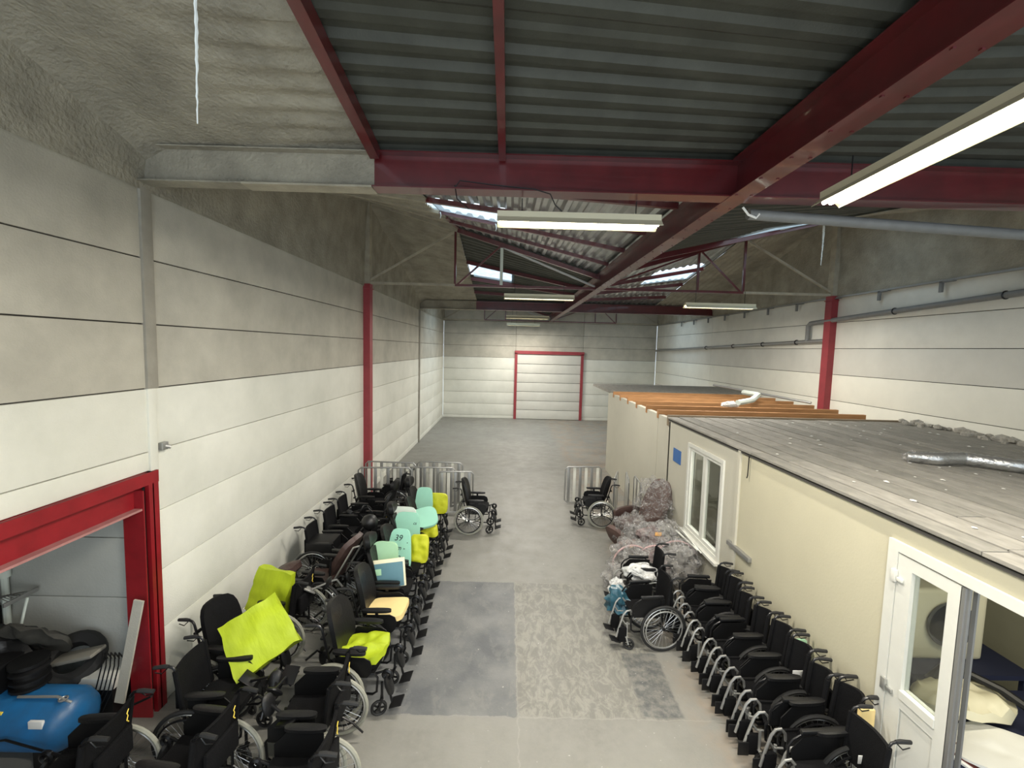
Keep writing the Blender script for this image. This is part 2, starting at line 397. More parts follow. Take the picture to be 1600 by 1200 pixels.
# posts in the left wall
def post(parent, x0, x1, y0, y1, z0, z1, m, nm='wall_post'):
    q = MB(); q.bbox(x0, x1, y0, y1, z0, z1, .006); return obj(nm, q, m, parent, world=True)
post(wl, XL-.02, XL+.025, 4.30, 4.43, J0, 5.28, postg); post(wl, XL-.02, XL+.02, 4.30, 4.40, 2.47, J0, cream)
post(wl, XL-.02, XL+.05, 17.25, 17.37, 0, 5.28, postg)
# foam coated gables between panel tops and the twisted roof
def gable(name_parent, X, sgn):
    m = MB()
    def fn(a, b2):
        y = YT[0]+a*(YT[-1]-YT[0]); zt = hz(X, y)-.02+.06; z = 5.22+b2*(zt-5.22)
        bul = (.03+.10*b2**3)*sgn + .025*noise.noise(Vector((y*2.2, z*2.5, 3)))
        return (X-bul*-1*1 if False else X+bul, y, z)
    m.grid(fn, 160, 8); return obj('foam_infill', m, foam, name_parent, world=True)
gable(wl, XL, 1); gable(wr_, XR, -1)
# top ledge and angle brackets on the right wall
q = MB(); q.box(XR-.07, XR, -2, 23.7, 5.225, 5.26); obj('top_ledge', q, alu, wr_, False, world=True)
for k in range(14):
    y = 2.70+1.35*k
    q = MB(); q.box(XR-.10, XR-.06, y-.03, y+.03, 5.03, 5.23); q.box(XR-.10, XR-.03, y-.22, y+.03, 5.205, 5.225)
    obj('angle_bracket', q, pipeg, wr_, False, world=True)

# ------------------------------------------------------------------ end wall (far) with a sectional door
we = struct(empty('wall_back', (0, 23.79, 0)), 'far end wall of cream panels')
q = MB(); q.box(XL, XR, 23.85, 24.0, 0, 7.4); obj('joint_backing', q, joint, we, False, world=True)
zr = rowsL[:-1] + [5.25, 5.88, 6.51, 7.4]
for r in range(len(zr)-1):
    for a, b2 in ((XL, 0.35), (0.35, 4.0), (4.0, XR)):
        if a == 0.35 and zr[r+1] < 3.8: continue
        q = MB(); q.bbox(a+.006, b2-.006, 23.79, 23.86, zr[r]+.006, zr[r+1]-.006, .006); obj('wall_panel', q, cream if r < 6 else greyp, we, world=True)
dr = struct(empty('door_2', (2.2, 23.7, 0)), 'closed grey sectional door in the far wall')
for k in range(7):
    q = MB(); q.bbox(.45, 3.9, 23.72, 23.78, .02+k*.5, .50+k*.5, .012); obj('door_panel', q, rgrey, dr, world=True)
for x in (.38, 3.95):
    q = MB(); q.box(x-.07, x+.07, 23.66, 23.79, 0, 3.6); obj('door_jamb', q, redc, dr, False, world=True)
q = MB(); q.box(.3, 4.05, 23.66, 23.79, 3.55, 3.72); obj('door_lintel', q, redc, dr, False, world=True)

# ------------------------------------------------------------------ twisted corrugated roof
roof = struct(empty('ceiling', (XC, 4.35, ZL)), 'twisted corrugated steel roof sheets, foam coated along the walls')
def sheet(x0, x1, y0, y1, ribs, m, name, step=.2, depth=.04, foamy=None, holes=(), off=0):
    """ribs 'x' = ribs run along x"""
    L = (y1-y0) if ribs == 'x' else (x1-x0); n = int(round(L/step)); step = L/n
    prof = []
    for i in range(n):
        h_ = random.uniform(.55, 1.1); lo = random.uniform(-.2, .1)
        prof += [(i*step, lo), (i*step+step*.32, lo), (i*step+step*.5, h_), (i*step+step*.82, h_)]
    prof.append((L, 0))
    other = (x1-x0) if ribs == 'x' else (y1-y0); k = max(4, int(other/(.12 if foamy else .26)))
    V = []; Fc = []
    for (t, hgt) in prof:
        for j in range(k+1):
            s = j/k*other
            x, y = (x0+s, y0+t) if ribs == 'x' else (x0+t, y0+s)
            amp = depth
            z = hz(x, y)+.05+off
            if foamy:
                d = abs(x-foamy)/2.2; a = max(0, min(1, (d-.45+.3*noise.noise(Vector((x*.8, y*1.3, 5))))*1.9)) if True else 1
                z += -.03-(1-a)*.03 + hgt*amp*a + .03*noise.noise(Vector((x*1.7, y*1.7, 1)))*(1-a*.6) - max(0, .25-abs(x-foamy))*.5
            else: z += hgt*amp
            V.append((x, y, z))
    W_ = k+1
    for i in range(len(prof)-1):
        for j in range(k):
            cx = sum(V[q_][0] for q_ in (i*W_+j, (i+1)*W_+j+1))/2; cyy = sum(V[q_][1] for q_ in (i*W_+j, (i+1)*W_+j+1))/2
            if any(h[0] < cx < h[1] and h[2] < cyy < h[3] for h in holes): continue
            Fc.append((i*W_+j, i*W_+j+1, (i+1)*W_+j+1, (i+1)*W_+j))
    q = MB(); q.v = V; q.f = Fc; return obj(name, q, m, roof, foamy is not None, world=True)
XF, XG = -1.31, 5.67
def sky(x0, x1, y0, y1):
    q = MB(); q.grid(lambda a, b2: (x0+a*(x1-x0), y0+b2*(y1-y0), hz(x0+a*(x1-x0), y0+b2*(y1-y0))+.03), 6, 4)
    obj('skylight_sheet', q, skym, roof, False, world=True)
holeA = (-1.42, -.10, 6.98, 8.17); holeB = (4.7, 7.1, 8.0, 9.40)
holeC = (-1.2, .1, 13.2, 14.4); holeD = (4.1, 5.6, 12.8, 14.2)
holeE = (-2.5, 1.6, 18.8, 20.6); holeF = (2.7, 6.8, 18.8, 20.6)
for i in range(4):
    y0, y1 = YT[i], YT[i+1]
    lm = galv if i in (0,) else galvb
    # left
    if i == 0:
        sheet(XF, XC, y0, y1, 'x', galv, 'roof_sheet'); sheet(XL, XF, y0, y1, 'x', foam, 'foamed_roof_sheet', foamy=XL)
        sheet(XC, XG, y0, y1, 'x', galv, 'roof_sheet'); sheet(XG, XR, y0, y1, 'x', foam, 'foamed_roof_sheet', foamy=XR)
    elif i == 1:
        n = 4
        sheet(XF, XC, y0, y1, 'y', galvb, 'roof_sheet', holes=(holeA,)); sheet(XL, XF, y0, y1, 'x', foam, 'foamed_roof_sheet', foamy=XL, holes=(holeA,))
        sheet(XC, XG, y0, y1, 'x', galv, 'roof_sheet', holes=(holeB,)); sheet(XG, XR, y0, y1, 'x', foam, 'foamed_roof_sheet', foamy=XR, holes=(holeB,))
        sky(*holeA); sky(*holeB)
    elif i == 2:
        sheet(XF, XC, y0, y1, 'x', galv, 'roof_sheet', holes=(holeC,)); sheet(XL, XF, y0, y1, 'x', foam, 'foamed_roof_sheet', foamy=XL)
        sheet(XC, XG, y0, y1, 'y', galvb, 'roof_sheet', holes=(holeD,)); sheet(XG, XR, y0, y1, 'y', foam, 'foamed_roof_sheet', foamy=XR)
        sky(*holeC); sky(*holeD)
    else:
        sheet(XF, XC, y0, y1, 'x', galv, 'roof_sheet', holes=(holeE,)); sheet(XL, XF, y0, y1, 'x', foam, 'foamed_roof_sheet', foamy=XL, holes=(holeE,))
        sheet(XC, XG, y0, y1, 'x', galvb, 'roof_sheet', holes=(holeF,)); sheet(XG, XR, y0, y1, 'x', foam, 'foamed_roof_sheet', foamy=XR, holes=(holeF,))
        sky(*holeE); sky(*holeF)

# ------------------------------------------------------------------ steelwork
def ibeam(mb, a, b_, d, w, tf=.012, tw=.01):
    """a,b = centre of bottom flange underside"""
    a = Vector(a); b_ = Vector(b_); up = Vector((0, 0, 1))
    mb.bar(a+up*tf/2, b_+up*tf/2, w, tf); mb.bar(a+up*(d-tf/2), b_+up*(d-tf/2), w, tf); mb.bar(a+up*d/2, b_+up*d/2, tw, d-tf*2)
t = empty('ridge_beam', (XC, 4.35, 5.284)); tag(t, 'long shade-darkened red steel beam running down the middle of the roof', 'beam')
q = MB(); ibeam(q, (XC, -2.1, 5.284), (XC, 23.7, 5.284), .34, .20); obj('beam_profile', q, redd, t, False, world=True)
q = MB()
for k in range(60): 
    for sx_ in (-.07, .07): q.box(XC+sx_-.009, XC+sx_+.009, -1+k*.4-.009, -1+k*.4+.009, 5.276, 5.284)
obj('rivet_heads', q, redd, t, False, world=True)['kind'] = 'stuff'
for yy in YT[:-1]:
    for (a, b2) in ((XL, XF), (XF, XC), (XC, XG), (XG, XR)):
        q = MB(); q.grid(lambda u, v, a=a, b2=b2: (a+u*(b2-a), yy+.0, hz(a+u*(b2-a), yy)+(.0 if yy in (4.35, 17.31) else .02)+v*.13), 4, 1); obj('light_seal_strip', q, foam if (a, b2) in ((XL, XF), (XG, XR)) else galv, roof, False, world=True)  # strips added to block light slits where roof sheets meet the frames
for xx in (XF, XC, XG):
    q = MB(); q.grid(lambda u, v: (xx, YT[0]+u*(YT[-1]-YT[0]), hz(xx, YT[0]+u*(YT[-1]-YT[0]))+.02+v*.12), 96, 1); obj('light_seal_strip', q, galv, roof, False, world=True)  # lengthwise strips added against light slits between the sheets
for yi, (yy, lab) in enumerate(((4.35, 'shade-darkened red cross beam spanning the hall nearest the camera'), (17.31, 'farther red cross beam behind the roof truss'))):
    t = empty('cross_beam', (XC, yy, 5.284)); tag(t, lab, 'beam')
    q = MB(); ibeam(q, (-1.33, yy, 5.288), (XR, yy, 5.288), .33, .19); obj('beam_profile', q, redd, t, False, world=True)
    q = MB(); ibeam(q, (XL, yy, 5.288), (-1.33, yy, 5.288), .33, .18); o = obj('beam_end', q, foam, t, False, world=True); q = MB(); q.box(-2.55, -1.33, yy-.097, yy+.097, 5.280, 5.297); obj('beam_flange', q, foamb, t, False, world=True); o['label'] = 'beige overspray covered beam end'
for yy in (10.83, 23.6):
    t = empty('roof_truss', (XC, yy, 5.3)); tag(t, 'red lattice roof truss rising from the middle towards both walls' if yy < 12 else 'farthest roof truss in front of the end wall', 'truss')
    def zc(x): return hz(x, 10.83)-.04
    for (a, b2, m, nm) in ((-1.36, XG, redd, 'bottom_chord'), (XL, -1.36, foamb, 'bottom_chord'), (XG, XR, foamb, 'bottom_chord')):
        q = MB(); q.bar((a, yy, 5.31), (b2, yy, 5.31), .07, .055); obj(nm, q, m, t, False, world=True)
    for (a, b2) in ((XC, XF), (XF, XL), (XC, XG), (XG, XR)):
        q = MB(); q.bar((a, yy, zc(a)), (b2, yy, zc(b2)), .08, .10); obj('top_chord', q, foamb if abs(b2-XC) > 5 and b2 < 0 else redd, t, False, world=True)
    for x in (-1.36, -.24, 4.55, 5.67):
        q = MB(); q.bar((x, yy, 5.31), (x, yy, zc(x)), .05, .05); obj('upright', q, redd, t, False, world=True)
    for (x0, x1, m) in ((XL+.05, -1.36, foamb), (5.67, XR-.05, foamb)):
        lo, hi = (x0, x1) if x0 < 0 else (x1, x0)
        q = MB(); q.bar((lo, yy, 5.33), (hi, yy, zc(hi)-.03), .045, .045); obj('diagonal', q, m, t, False, world=True)
    for (lo, hi, m) in ((-1.30, -.28, redd), (XC-.1, -.18, silver), (5.60, 4.62, redd), (XC+.1, 4.5, redd)):
        q = MB(); q.bar((lo, yy, 5.33 if lo not in (XC-.1, XC+.1) else 5.36), (hi, yy, zc(hi)-.05), .04, .04); obj('diagonal', q, m, t, False, world=True)
# purlins: near bay along the hall (follow the twist)
def purlin(name, pts, m, lab, w=.07, h=.1, grp=None):
    t = empty(name, pts[0]); tag(t, lab, 'purlin', grp)
    q = MB()
    for a, b2 in zip(pts, pts[1:]): q.bar(a, b2, w, h)
    obj('purlin_bar', q, m, t, False, world=True)
def pz(x, y, d): return (x, y, hz(x, y)+.04-d)
purlin('purlin', [pz(XF, y, .06) for y in (-2.1, 4.3)], redd, 'red purlin along the edge of the beige foamed ceiling, near left', .085, .12)
purlin('purlin', [pz(-.11, y, .05) for y in (-2.1, 4.3)], redd, 'thin red purlin crossing the middle of the nearest dark ceiling bay', .065, .1)
for y in (5.65, 6.94, 8.20, 9.53):
    nm = {5.65: 'first', 6.94: 'second', 8.20: 'third', 9.53: 'fourth'}[y]
    t = empty('purlin', (XC, y, ZL)); tag(t, nm+' red purlin beyond the near cross beam, left of the middle beam', 'purlin')
    q = MB(); q.bar(pz(XC-.08, y, .03), pz(-1.33, y, .03), .06, .07); obj('purlin_bar', q, redd, t, False, world=True)
    q = MB(); q.bar(pz(-1.33, y, .03), pz(XL, y, .03), .07, .08); obj('purlin_end', q, foamb, t, False, world=True)
purlin('purlin', [pz(XC+.08, 9.53, .04), pz(7.9, 9.53, .04)], redd, 'red purlin right of the middle beam, under the long thin skylight', .07, .12)
purlin('purlin', [pz(XF, 9, .0), pz(XF, 10.8, .0)], redd, 'short purlin beside foam edge at the left of the truss', .05, .08)
for y in (13.0, 14.5, 16.0):
    nm = {13.0: 'nearest', 14.5: 'middle', 16.0: 'farthest'}[y]
    purlin('purlin', [pz(XC-.08, y, .06), pz(-1.3, y, .06)], redd, nm+' of the purlins seen through the truss on the left', .06, .1)
    purlin('purlin', [pz(XC+.08, y, .06), pz(5.6, y, .06)], redd, nm+' of the purlins seen through the truss on the right', .06, .1)
# red wall columns at the truss
for X, sg, lab in ((XL, 1, 'red column at the left wall behind the wheelchairs'), (XR, -1, 'red column standing against the far right wall')):
    t = empty('wall_column', (X, 10.83, 0)); tag(t, lab, 'column')
    q = MB(); q.box(X, X+sg*.16, 10.72, 10.735, 0, 5.28); q.box(X, X+sg*.16, 10.925, 10.94, 0, 5.28); q.box(X+sg*.0, X+sg*.16, 10.735, 10.925, 0, 5.28)
    q.box(X, X+sg*.18, 10.70, 10.96, 5.16, 5.18)
    obj('column_profile', q, redc, t, False, world=True)
    q = MB(); q.box(X, X+sg*.15, 10.74, 10.92, 5.28, 7.2); obj('column_top', q, foamb, t, False, world=True)

# ------------------------------------------------------------------ left opening: red portal frame and annex room
t = empty('door_frame', (XL, 4.3, 0)); tag(t, 'bright red steel portal frame around the opening in the left wall', 'door frame')
q = MB()
q.box(XL-.16, XL+.04, 4.285, 4.30, 0, 2.50); q.box(XL-.16, XL+.04, 4.165, 4.18, 0, 2.34); q.box(XL-.065, XL-.05, 4.18, 4.285, 0, 2.34)
q.box(XL+.0, XL+.04, 4.24, 4.36, 0, 2.50)
obj('jamb', q, redb, t, False, world=True)
q = MB(); q.box(XL-.16, XL+.04, .6, 4.3, 2.48, 2.50); q.box(XL-.065, XL-.045, .6, 4.3, 2.16, 2.48); q.box(XL+.03, XL+.045, .6, 4.36, 2.38, 2.50)
obj('lintel', q, redb, t, False, world=True)
q = MB(); q.box(XL-.16, XL+.03, .6, 4.17, 2.145, 2.165); o = obj('lintel_flange', q, mat('lit_flange_pink', (.42, .20, .19), .4, noise_amt=.2), t, False, world=True); o['label'] = 'bottom flange of lintel with floor light painted in'  # underside paler and pinker, light from the floor painted into its colour
wa = struct(empty('wall_annex', (-5.4, 4.42, 0)), 'white block wall inside the left opening')
for r in range(4):
    q = MB(); q.bbox(-7.1, -3.62, 4.40, 4.52, [0, .48, 1.12, 1.76, 2.75][r]+.004, [0, .48, 1.12, 1.76, 2.75][r+1]-.004, .005); obj('wall_panel', q, roomw, wa, world=True)
q = MB(); q.box(-7.1, -3.62, 4.46, 4.54, 0, 2.75); obj('joint_backing', q, joint, wa, False, world=True)
q = MB(); q.box(-7.2, -7.05, .3, 4.5, 0, 2.75); struct(obj('wall_left_2', q, roomw, smooth=False), 'far wall of the annex')
q = MB(); q.box(-7.2, -3.62, .2, 4.54, 2.72, 2.82); struct(obj('ceiling_2', q, roomw, smooth=False), 'annex ceiling')
q = MB(); q.box(-7.2, -3.62, .2, .35, 0, 2.75); struct(obj('wall_annex_front', q, roomw, smooth=False), 'near wall of the annex')
q = MB(); q.bbox(-3.72, -3.60, 4.33, 4.40, 0, 1.35, .004); struct(obj('trim_1', q, pvc, smooth=False), 'white strip beside the red jamb')

# ------------------------------------------------------------------ right: partition, storage deck, joists, store room
PX, DZ = 3.2, 2.55
pw = struct(empty('wall_partition', (PX, 4, 0)), 'cream partition wall under the boarded storage deck')
def pbox(y0, y1, z0, z1, m=None):
    q = MB(); q.box(PX, PX+.10, y0, y1, z0, z1); obj('partition_panel', q, m or partm, pw, False, world=True)
pbox(-1.9, 1.2, 0, 2.5); pbox(1.2, 3.45, 2.30, 2.5); pbox(3.45, 5.88, 0, 2.5)
pbox(5.895, 6.34, 0, 2.5, partm2); pbox(6.34, 7.50, 0, .74, partm2); pbox(6.34, 7.50, 2.19, 2.5, partm2); pbox(7.50, 9.2, 0, 2.5, partm2); pbox(9.215, 13.9, 0, 2.5, partm2)
q = MB(); q.box(PX-.03, PX+.02, 5.84, 5.90, .0, 2.5); obj('cover_strip', q, partm2, pw, False, world=True)
q = MB(); q.box(PX-.012, PX+.0, 7.9, 8.25, 1.75, 2.0); o = obj('notice', q, mat('blue_notice', (.03, .12, .35), .5), pw, False, world=True); o['label'] = 'small blue notice'
# deck boards
dk = empty('storage_deck', (PX, 4, DZ)); tag(dk, 'dusty boarded storage deck on top of the cream partition rooms', 'deck')
random.seed(3)
x = PX-.06; wi = .27; i = 0
while x < XR-.05:
    w2 = wi*(1 if i else .8); x1 = min(x+w2, XR-.02)
    cuts = [1.0, 3.2+random.uniform(-.8, .8), 5.4+random.uniform(-.6, .8), 8.55]
    for a, b2 in zip(cuts, cuts[1:]):
        j = random.uniform(-.003, .003); q = MB(); q.box(x+.013, x1-.013, a+.004, b2-.004, DZ-.032+j, DZ-.006+j)
        obj('deck_board', q, plankd if (i > 9 and random.random() < .7) or random.random() < .18 else plankm, dk, False, world=True)
    x = x1; i += 1
q = MB(); q.box(PX-.02, XR-.01, 1.0, 8.55, DZ-.08, DZ-.055); obj('deck_underlay', q, joint, dk, False, world=True)
# bare joists beyond the boards
for k, y in enumerate((8.62, 9.22, 10.0, 10.8, 11.6, 12.4, 13.2)):
    o_ = MB(); xe = XR-.35 if k else XR-.15; o_.box(PX-.02, xe, y-.035, y+.035, DZ-.13+(.0 if k else -.06), DZ+.04-(0.02 if not k else 0))
    jo = obj('floor_joist', o_, joistd if k == 0 else joistm, None, False, origin=(PX, y, DZ-.13)); tag(jo, 'bare pine joist, number words aside' if 0 else ['grey weathered joist at the far edge of the deck boards', 'nearest orange pine joist beyond the deck boards', 'second orange pine joist beyond the deck boards', 'third orange pine joist beyond the deck boards', 'fourth orange pine joist beyond the deck boards', 'fifth orange pine joist, with white bags near it', 'farthest orange pine joist of the open deck'][k], 'joist')
q = MB(); q.box(PX, XR, 13.7, 16.5, DZ-.06, DZ+.02); struct(obj('ceiling_3', q, plankd, smooth=False), 'grey board roof beyond the joists')
q = MB(); q.box(PX, XR, 8.5, 8.56, 0, DZ-.1); struct(obj('wall_store_back', q, partm2, smooth=False), 'store room end wall')
# rubble along wall on the deck
def blob(mb, c, r, sq=(1, 1, 1), seed=0, amp=.35, n=8, fr=2.0):
    vs = []; fs = []
    for i in range(n+1):
        th = PI*i/n
        for j in range(n*2):
            ph = PI*j/n; d = Vector((math.sin(th)*math.cos(ph), math.sin(th)*math.sin(ph), math.cos(th)))
            k = r*(1+amp*noise.noise(d*fr+Vector((seed*3.1, seed, 0)))); vs.append((c[0]+d.x*k*sq[0], c[1]+d.y*k*sq[1], c[2]+d.z*k*sq[2]))
    w = n*2
    for i in range(n):
        for j in range(w): fs.append((i*w+j, (i+1)*w+j, (i+1)*w+(j+1) % w, i*w+(j+1) % w))
    mb.add(vs, fs)
q = MB(); random.seed(5)
for k in range(150):
    y = random.uniform(2.5, 8.4); blob(q, (XR-.08-random.random()**2*.28, y, DZ+random.uniform(0, .05)), random.uniform(.03, .08), (1, 1.3, .8), k, .6, 3)
o = obj('debris', q, rubble, None, False, origin=(XR-.2, 5, DZ)); tag(o, 'ridge of grey rubble and dust along the right wall on the deck', 'debris'); o['kind'] = 'stuff'
q = MB()
for k in range(90):
    blob(q, (random.uniform(3.4, 7.3), random.uniform(2.5, 8.3), DZ+.003), random.uniform(.008, .03), (1, 1.2, .35), k, .6, 2)
o = obj('plaster_crumbs', q, mat('plaster', (.6, .59, .55), .9), None, False, origin=(5, 5, DZ)); tag(o, 'scattered pale plaster crumbs on the deck boards', 'debris'); o['kind'] = 'stuff'
# silver flexible duct on the deck
duct = empty('flexible_duct', (5.3, 4.9, DZ)); tag(duct, 'silver flexible duct lying on the boarded deck', 'duct')
q = MB(); pts = []; rr = []
A = [Vector((4.86, 5.22, DZ+.07)), Vector((5.12, 5.10, DZ+.075)), Vector((5.45, 5.12, DZ+.085)), Vector((5.75, 4.86, DZ+.075)), Vector((6.5, 4.45, DZ+.07)), Vector((7.3, 4.1, DZ+.07))]
for s in range(len(A)-1):
    for k in range(14):
        p = A[s].lerp(A[s+1], k/14); pts.append(p); rr.append((.072 if s else .05+.024*k/14)*(1+.10*(k % 2)) )
q.tube(pts, .07, 12, rr=rr); obj('duct_hose', q, mat('aluminium_foil', (.55, .55, .54), .3, metal=.85, bump=.6, bump_scale=25), duct, world=True)
q = MB(); blob(q, (4.93, 5.2, DZ+.07), .085, (1.5, 1.1, .7), 4, .6); obj('torn_end', q, film, duct, world=True)
# small items on the joists
q = MB(); blob(q, (5.15, 10.1, DZ+.09), .13, (1.5, 1, .6), 8, .4); tag(obj('plastic_bag', q, filmw, None, True, origin=(5.15, 10.1, DZ)), 'white plastic bag lying across the orange joists', 'bag')
q = MB(); q.tube([(5.5, 10.4, DZ+.1), (6.0, 10.7, DZ+.14), (6.5, 11.3, DZ+.22), (6.6, 12.2, DZ+.2)], .07, 8); tag(obj('insulated_pipe', q, foamw, None, True, origin=(6, 10.7, DZ)), 'white insulated hose draped over the orange joists', 'hose')
q = MB(); q.tube([(6.3, 13.4, DZ+.3), (7.4, 10.6, DZ+.12)], .03, 8); tag(obj('metal_rail', q, alu, None, True, origin=(6.9, 12, DZ)), 'grey metal rail leaning down at the joist ends', 'rail')

# PVC window in the partition
w1 = struct(empty('window_1', (PX, 6.92, .76)), 'white double sash window in the partition')
def fr(mb, y0, y1, z0, z1, w, x0, x1):
    mb.box(x0, x1, y0, y0+w, z0, z1); mb.box(x0, x1, y1-w, y1, z0, z1); mb.box(x0, x1, y0+w, y1-w, z0, z0+w); mb.box(x0, x1, y0+w, y1-w, z1-w, z1)
q = MB(); fr(q, 6.28, 7.56, .70, 2.25, .06, PX-.03, PX+.09); obj('window_frame', q, pvc, w1, False, world=True)
for a, b2 in ((6.34, 6.92), (6.92, 7.50)):
    q = MB(); fr(q, a, b2, .76, 2.19, .055, PX-.01, PX+.05); s_ = obj('sash', q, pvc, w1, False, world=True)
    g_ = MB(); g_.box(PX+.02, PX+.025, a+.055, b2-.055, .815, 2.135); me = obj('pane', g_, glass, w1, False, world=True)
q = MB(); q.box(PX-.09, PX+.0, 6.25, 7.6, .66, .70); obj('window_sill', q, pvc, w1, False, world=True)
# door: frame, narrow fixed leaf, open doorway
d1 = struct(empty('door_1', (PX, 3.2, 0)), 'white plastic double door, narrow glazed leaf closed, other leaf open')
q = MB(); q.box(PX-.025, PX+.07, 3.40, 3.49, 0, 2.33); q.box(PX-.025, PX+.07, 1.1, 3.40, 2.25, 2.33); q.box(PX-.025, PX+.07, 1.1, 1.18, 0, 2.25); obj('door_frame', q, pvc, d1, False, world=True)
q = MB(); q.box(PX-.02, PX+.05, 2.99, 3.395, 1.02, 1.17); q.box(PX-.02, PX+.05, 3.27, 3.395, 1.17, 2.235); q.box(PX-.02, PX+.05, 2.90, 2.99, .02, 2.235); q.box(PX-.02, PX+.05, 2.99, 3.27, 2.14, 2.235)
q.box(PX-.02, PX+.05, 3.27, 3.395, .02, 1.02); q.box(PX-.02, PX+.05, 2.99, 3.27, .02, .14); q.box(PX-.008, PX+.04, 2.99, 3.27, .14, 1.02)
leaf = obj('door_leaf', q, pvc, d1, False, world=True)
q = MB(); q.bbox(PX-.03, PX-.018, 2.985, 3.275, 1.10, 1.17, .003); q.box(PX-.021, PX-.017, 3.262, 3.270, .12, 1.05); obj('glazing_bead', q, pvc, d1, False, world=True)
g_ = MB(); g_.box(PX+.01, PX+.016, 2.99, 3.27, 1.17, 2.14); obj('door_glass', g_, glass, d1, False, world=True)
q = MB(); 
for (a, b2, c) in ((2.895, PX-.02, PX+.0), (2.895, PX+.015, PX+.03), (2.88, PX-.005, PX+.012), (2.87, PX+.04, PX+.055)): q.box(b2, c, a-.02, a+.01, .02, 2.235)
obj('edge_profile', q, alu, d1, False, world=True)
for z in (.35, 1.12, 2.05):
    q = MB(); q.bbox(PX-.045, PX-.02, 3.385, 3.43, z-.05, z+.05, .006); q.bbox(PX-.04, PX-.02, 3.33, 3.38, z-.03, z+.0, .004); obj('hinge', q, pvc if z != 1.12 else silver, d1, world=True)
# trunking bracket and hook on the partition
q = MB(); q.bbox(PX-.05, PX, 5.45, 6.02, 1.12, 1.18, .005); o = obj('metal_rail', q, alu, None, True, origin=(PX, 5.7, 1.12)); tag(o, 'short grey metal rail screwed to the cream partition beside the window', 'rail')
q = MB(); q.tube([(PX-.03, 5.62, 2.48), (PX-.035, 5.62, 2.22), (PX-.05, 5.61, 2.19)], .008, 6); o = obj('wall_hook', q, blackm, None, True, origin=(PX-.03, 5.62, 2.3)); tag(o, 'thin black hook hanging under the deck edge', 'hook')
# inside of the store room
q = MB(); q.box(5.4, 5.5, 5.0, 8.5, 0, 2.45); struct(obj('wall_window_room', q, pvc, smooth=False), 'white wall of the room behind the window')
q = MB(); q.box(5.6, 5.7, 1.0, 4.95, 0, 2.45); struct(obj('wall_store_right', q, olive, smooth=False), 'store room back wall')
q = MB(); q.box(PX+.1, 5.6, 4.9, 5.0, 0, 2.45); struct(obj('wall_store_cross', q, olive, smooth=False), 'store room cross wall')
area('store_room_lamp', (4.3, 3.0, 2.40), (0, 0, 0), 1.2, .1, 22, (1, .93, .72))
area('window_room_lamp', (4.4, 6.9, 2.40), (0, 0, 0), 1.2, .1, 60, (1, .97, .9))
# dryer-like white appliance seen through the door glass
ap = empty('white_appliance', (4.55, 4.45, .75)); tag(ap, 'cream appliance with a round dark porthole seen through the door glass', 'appliance')
q = MB(); q.bbox(4.15, 4.9, 4.2, 4.85, .75, 1.5, .05, seg=3); obj('housing', q, lampw, ap, world=True)
q = MB(); q.lathe([(0, 0), (.20, 0), (.235, .02), (.235, .05)], 24, T(4.15, 4.5, 1.15) @ Ry(-90)); q.lathe([(0, 0), (.20, 0), (.235, .02), (.235, .05)], 24, T(4.5, 4.2, 1.15) @ Rx(90)); obj('porthole', q, mat('dark_grey_glass', (.06, .06, .065), .3), ap, world=True)
q = MB(); q.box(4.0, 5.2, 4.0, 4.88, .70, .75); 
for a in (4.05, 5.15):
    for b2 in (4.05, 4.83): q.box(a-.02, a+.02, b2-.02, b2+.02, 0, .70)
tag(obj('work_table', q, navy, None, False, origin=(4.6, 4.4, 0)), 'dark table carrying the cream appliance in the store room', 'table')
q = MB(); q.box(3.4, 5.2, 2.5, 3.95, .60, .64)
for a in (3.45, 5.15):
    for b2 in (2.55, 3.9): q.box(a-.02, a+.02, b2-.02, b2+.02, 0, .60)
tag(obj('low_table', q, navy, None, False, origin=(4.2, 2.6, 0)), 'low navy table inside the open doorway, covered with cloths', 'table')
q = MB(); q.pillow(.62, .8, .09, T(4.02, 3.14, .70) @ Rz(35) @ Rx(78), e=3, curve=.04, wr=.02); tag(obj('white_cloth', q, paper, None, True, origin=(4.05, 2.75, .68)), 'pale grey folded cloth lying on the low navy table', 'cloth')
q = MB(); q.pillow(.75, .5, .22, T(4.12, 3.66, .78) @ Rx(80), e=2.5, wr=.08, seed=4); tag(obj('cream_bundle', q, lampw, None, True, origin=(4.35, 3.15, .7)), 'cream cloth bundle at the back of the low table', 'bundle')
q = MB(); q.tube([(4.05, 3.9, .78), (4.15, 3.85, .98), (4.4, 3.6, .92), (4.55, 3.35, .82), (4.6, 3.1, .68)], .035, 8); tag(obj('black_hose', q, blackp, None, True, origin=(4.4, 3.2, .8)), 'thick black hose curving over the cream bundle', 'hose')
mp_ = empty('maroon_panel', (3.68, 3.30, .645)); tag(mp_, 'maroon board with a white border at the near edge of the low table', 'board')
q = MB(); q.bbox(-.11, .11, -.3, .3, 0, .02, .005); obj('board', q, paper, mp_); q = MB(); q.bbox(-.08, .08, -.25, .22, .02, .026, .002); obj('inlay', q, maroon, mp_); mp_.rotation_euler.z = math.radians(20)
q = MB(); q.tube([(3.36, 3.42, .1), (3.36, 3.42, .62), (3.38, 3.35, .70), (3.42, 3.0, .70), (3.43, 2.92, .64), (3.43, 2.92, .1)], .014, 8); tag(obj('chrome_rail', q, chrome, None, True, origin=(3.5, 2.9, .1)), 'bent chrome tube rail just inside the open doorway', 'rail')
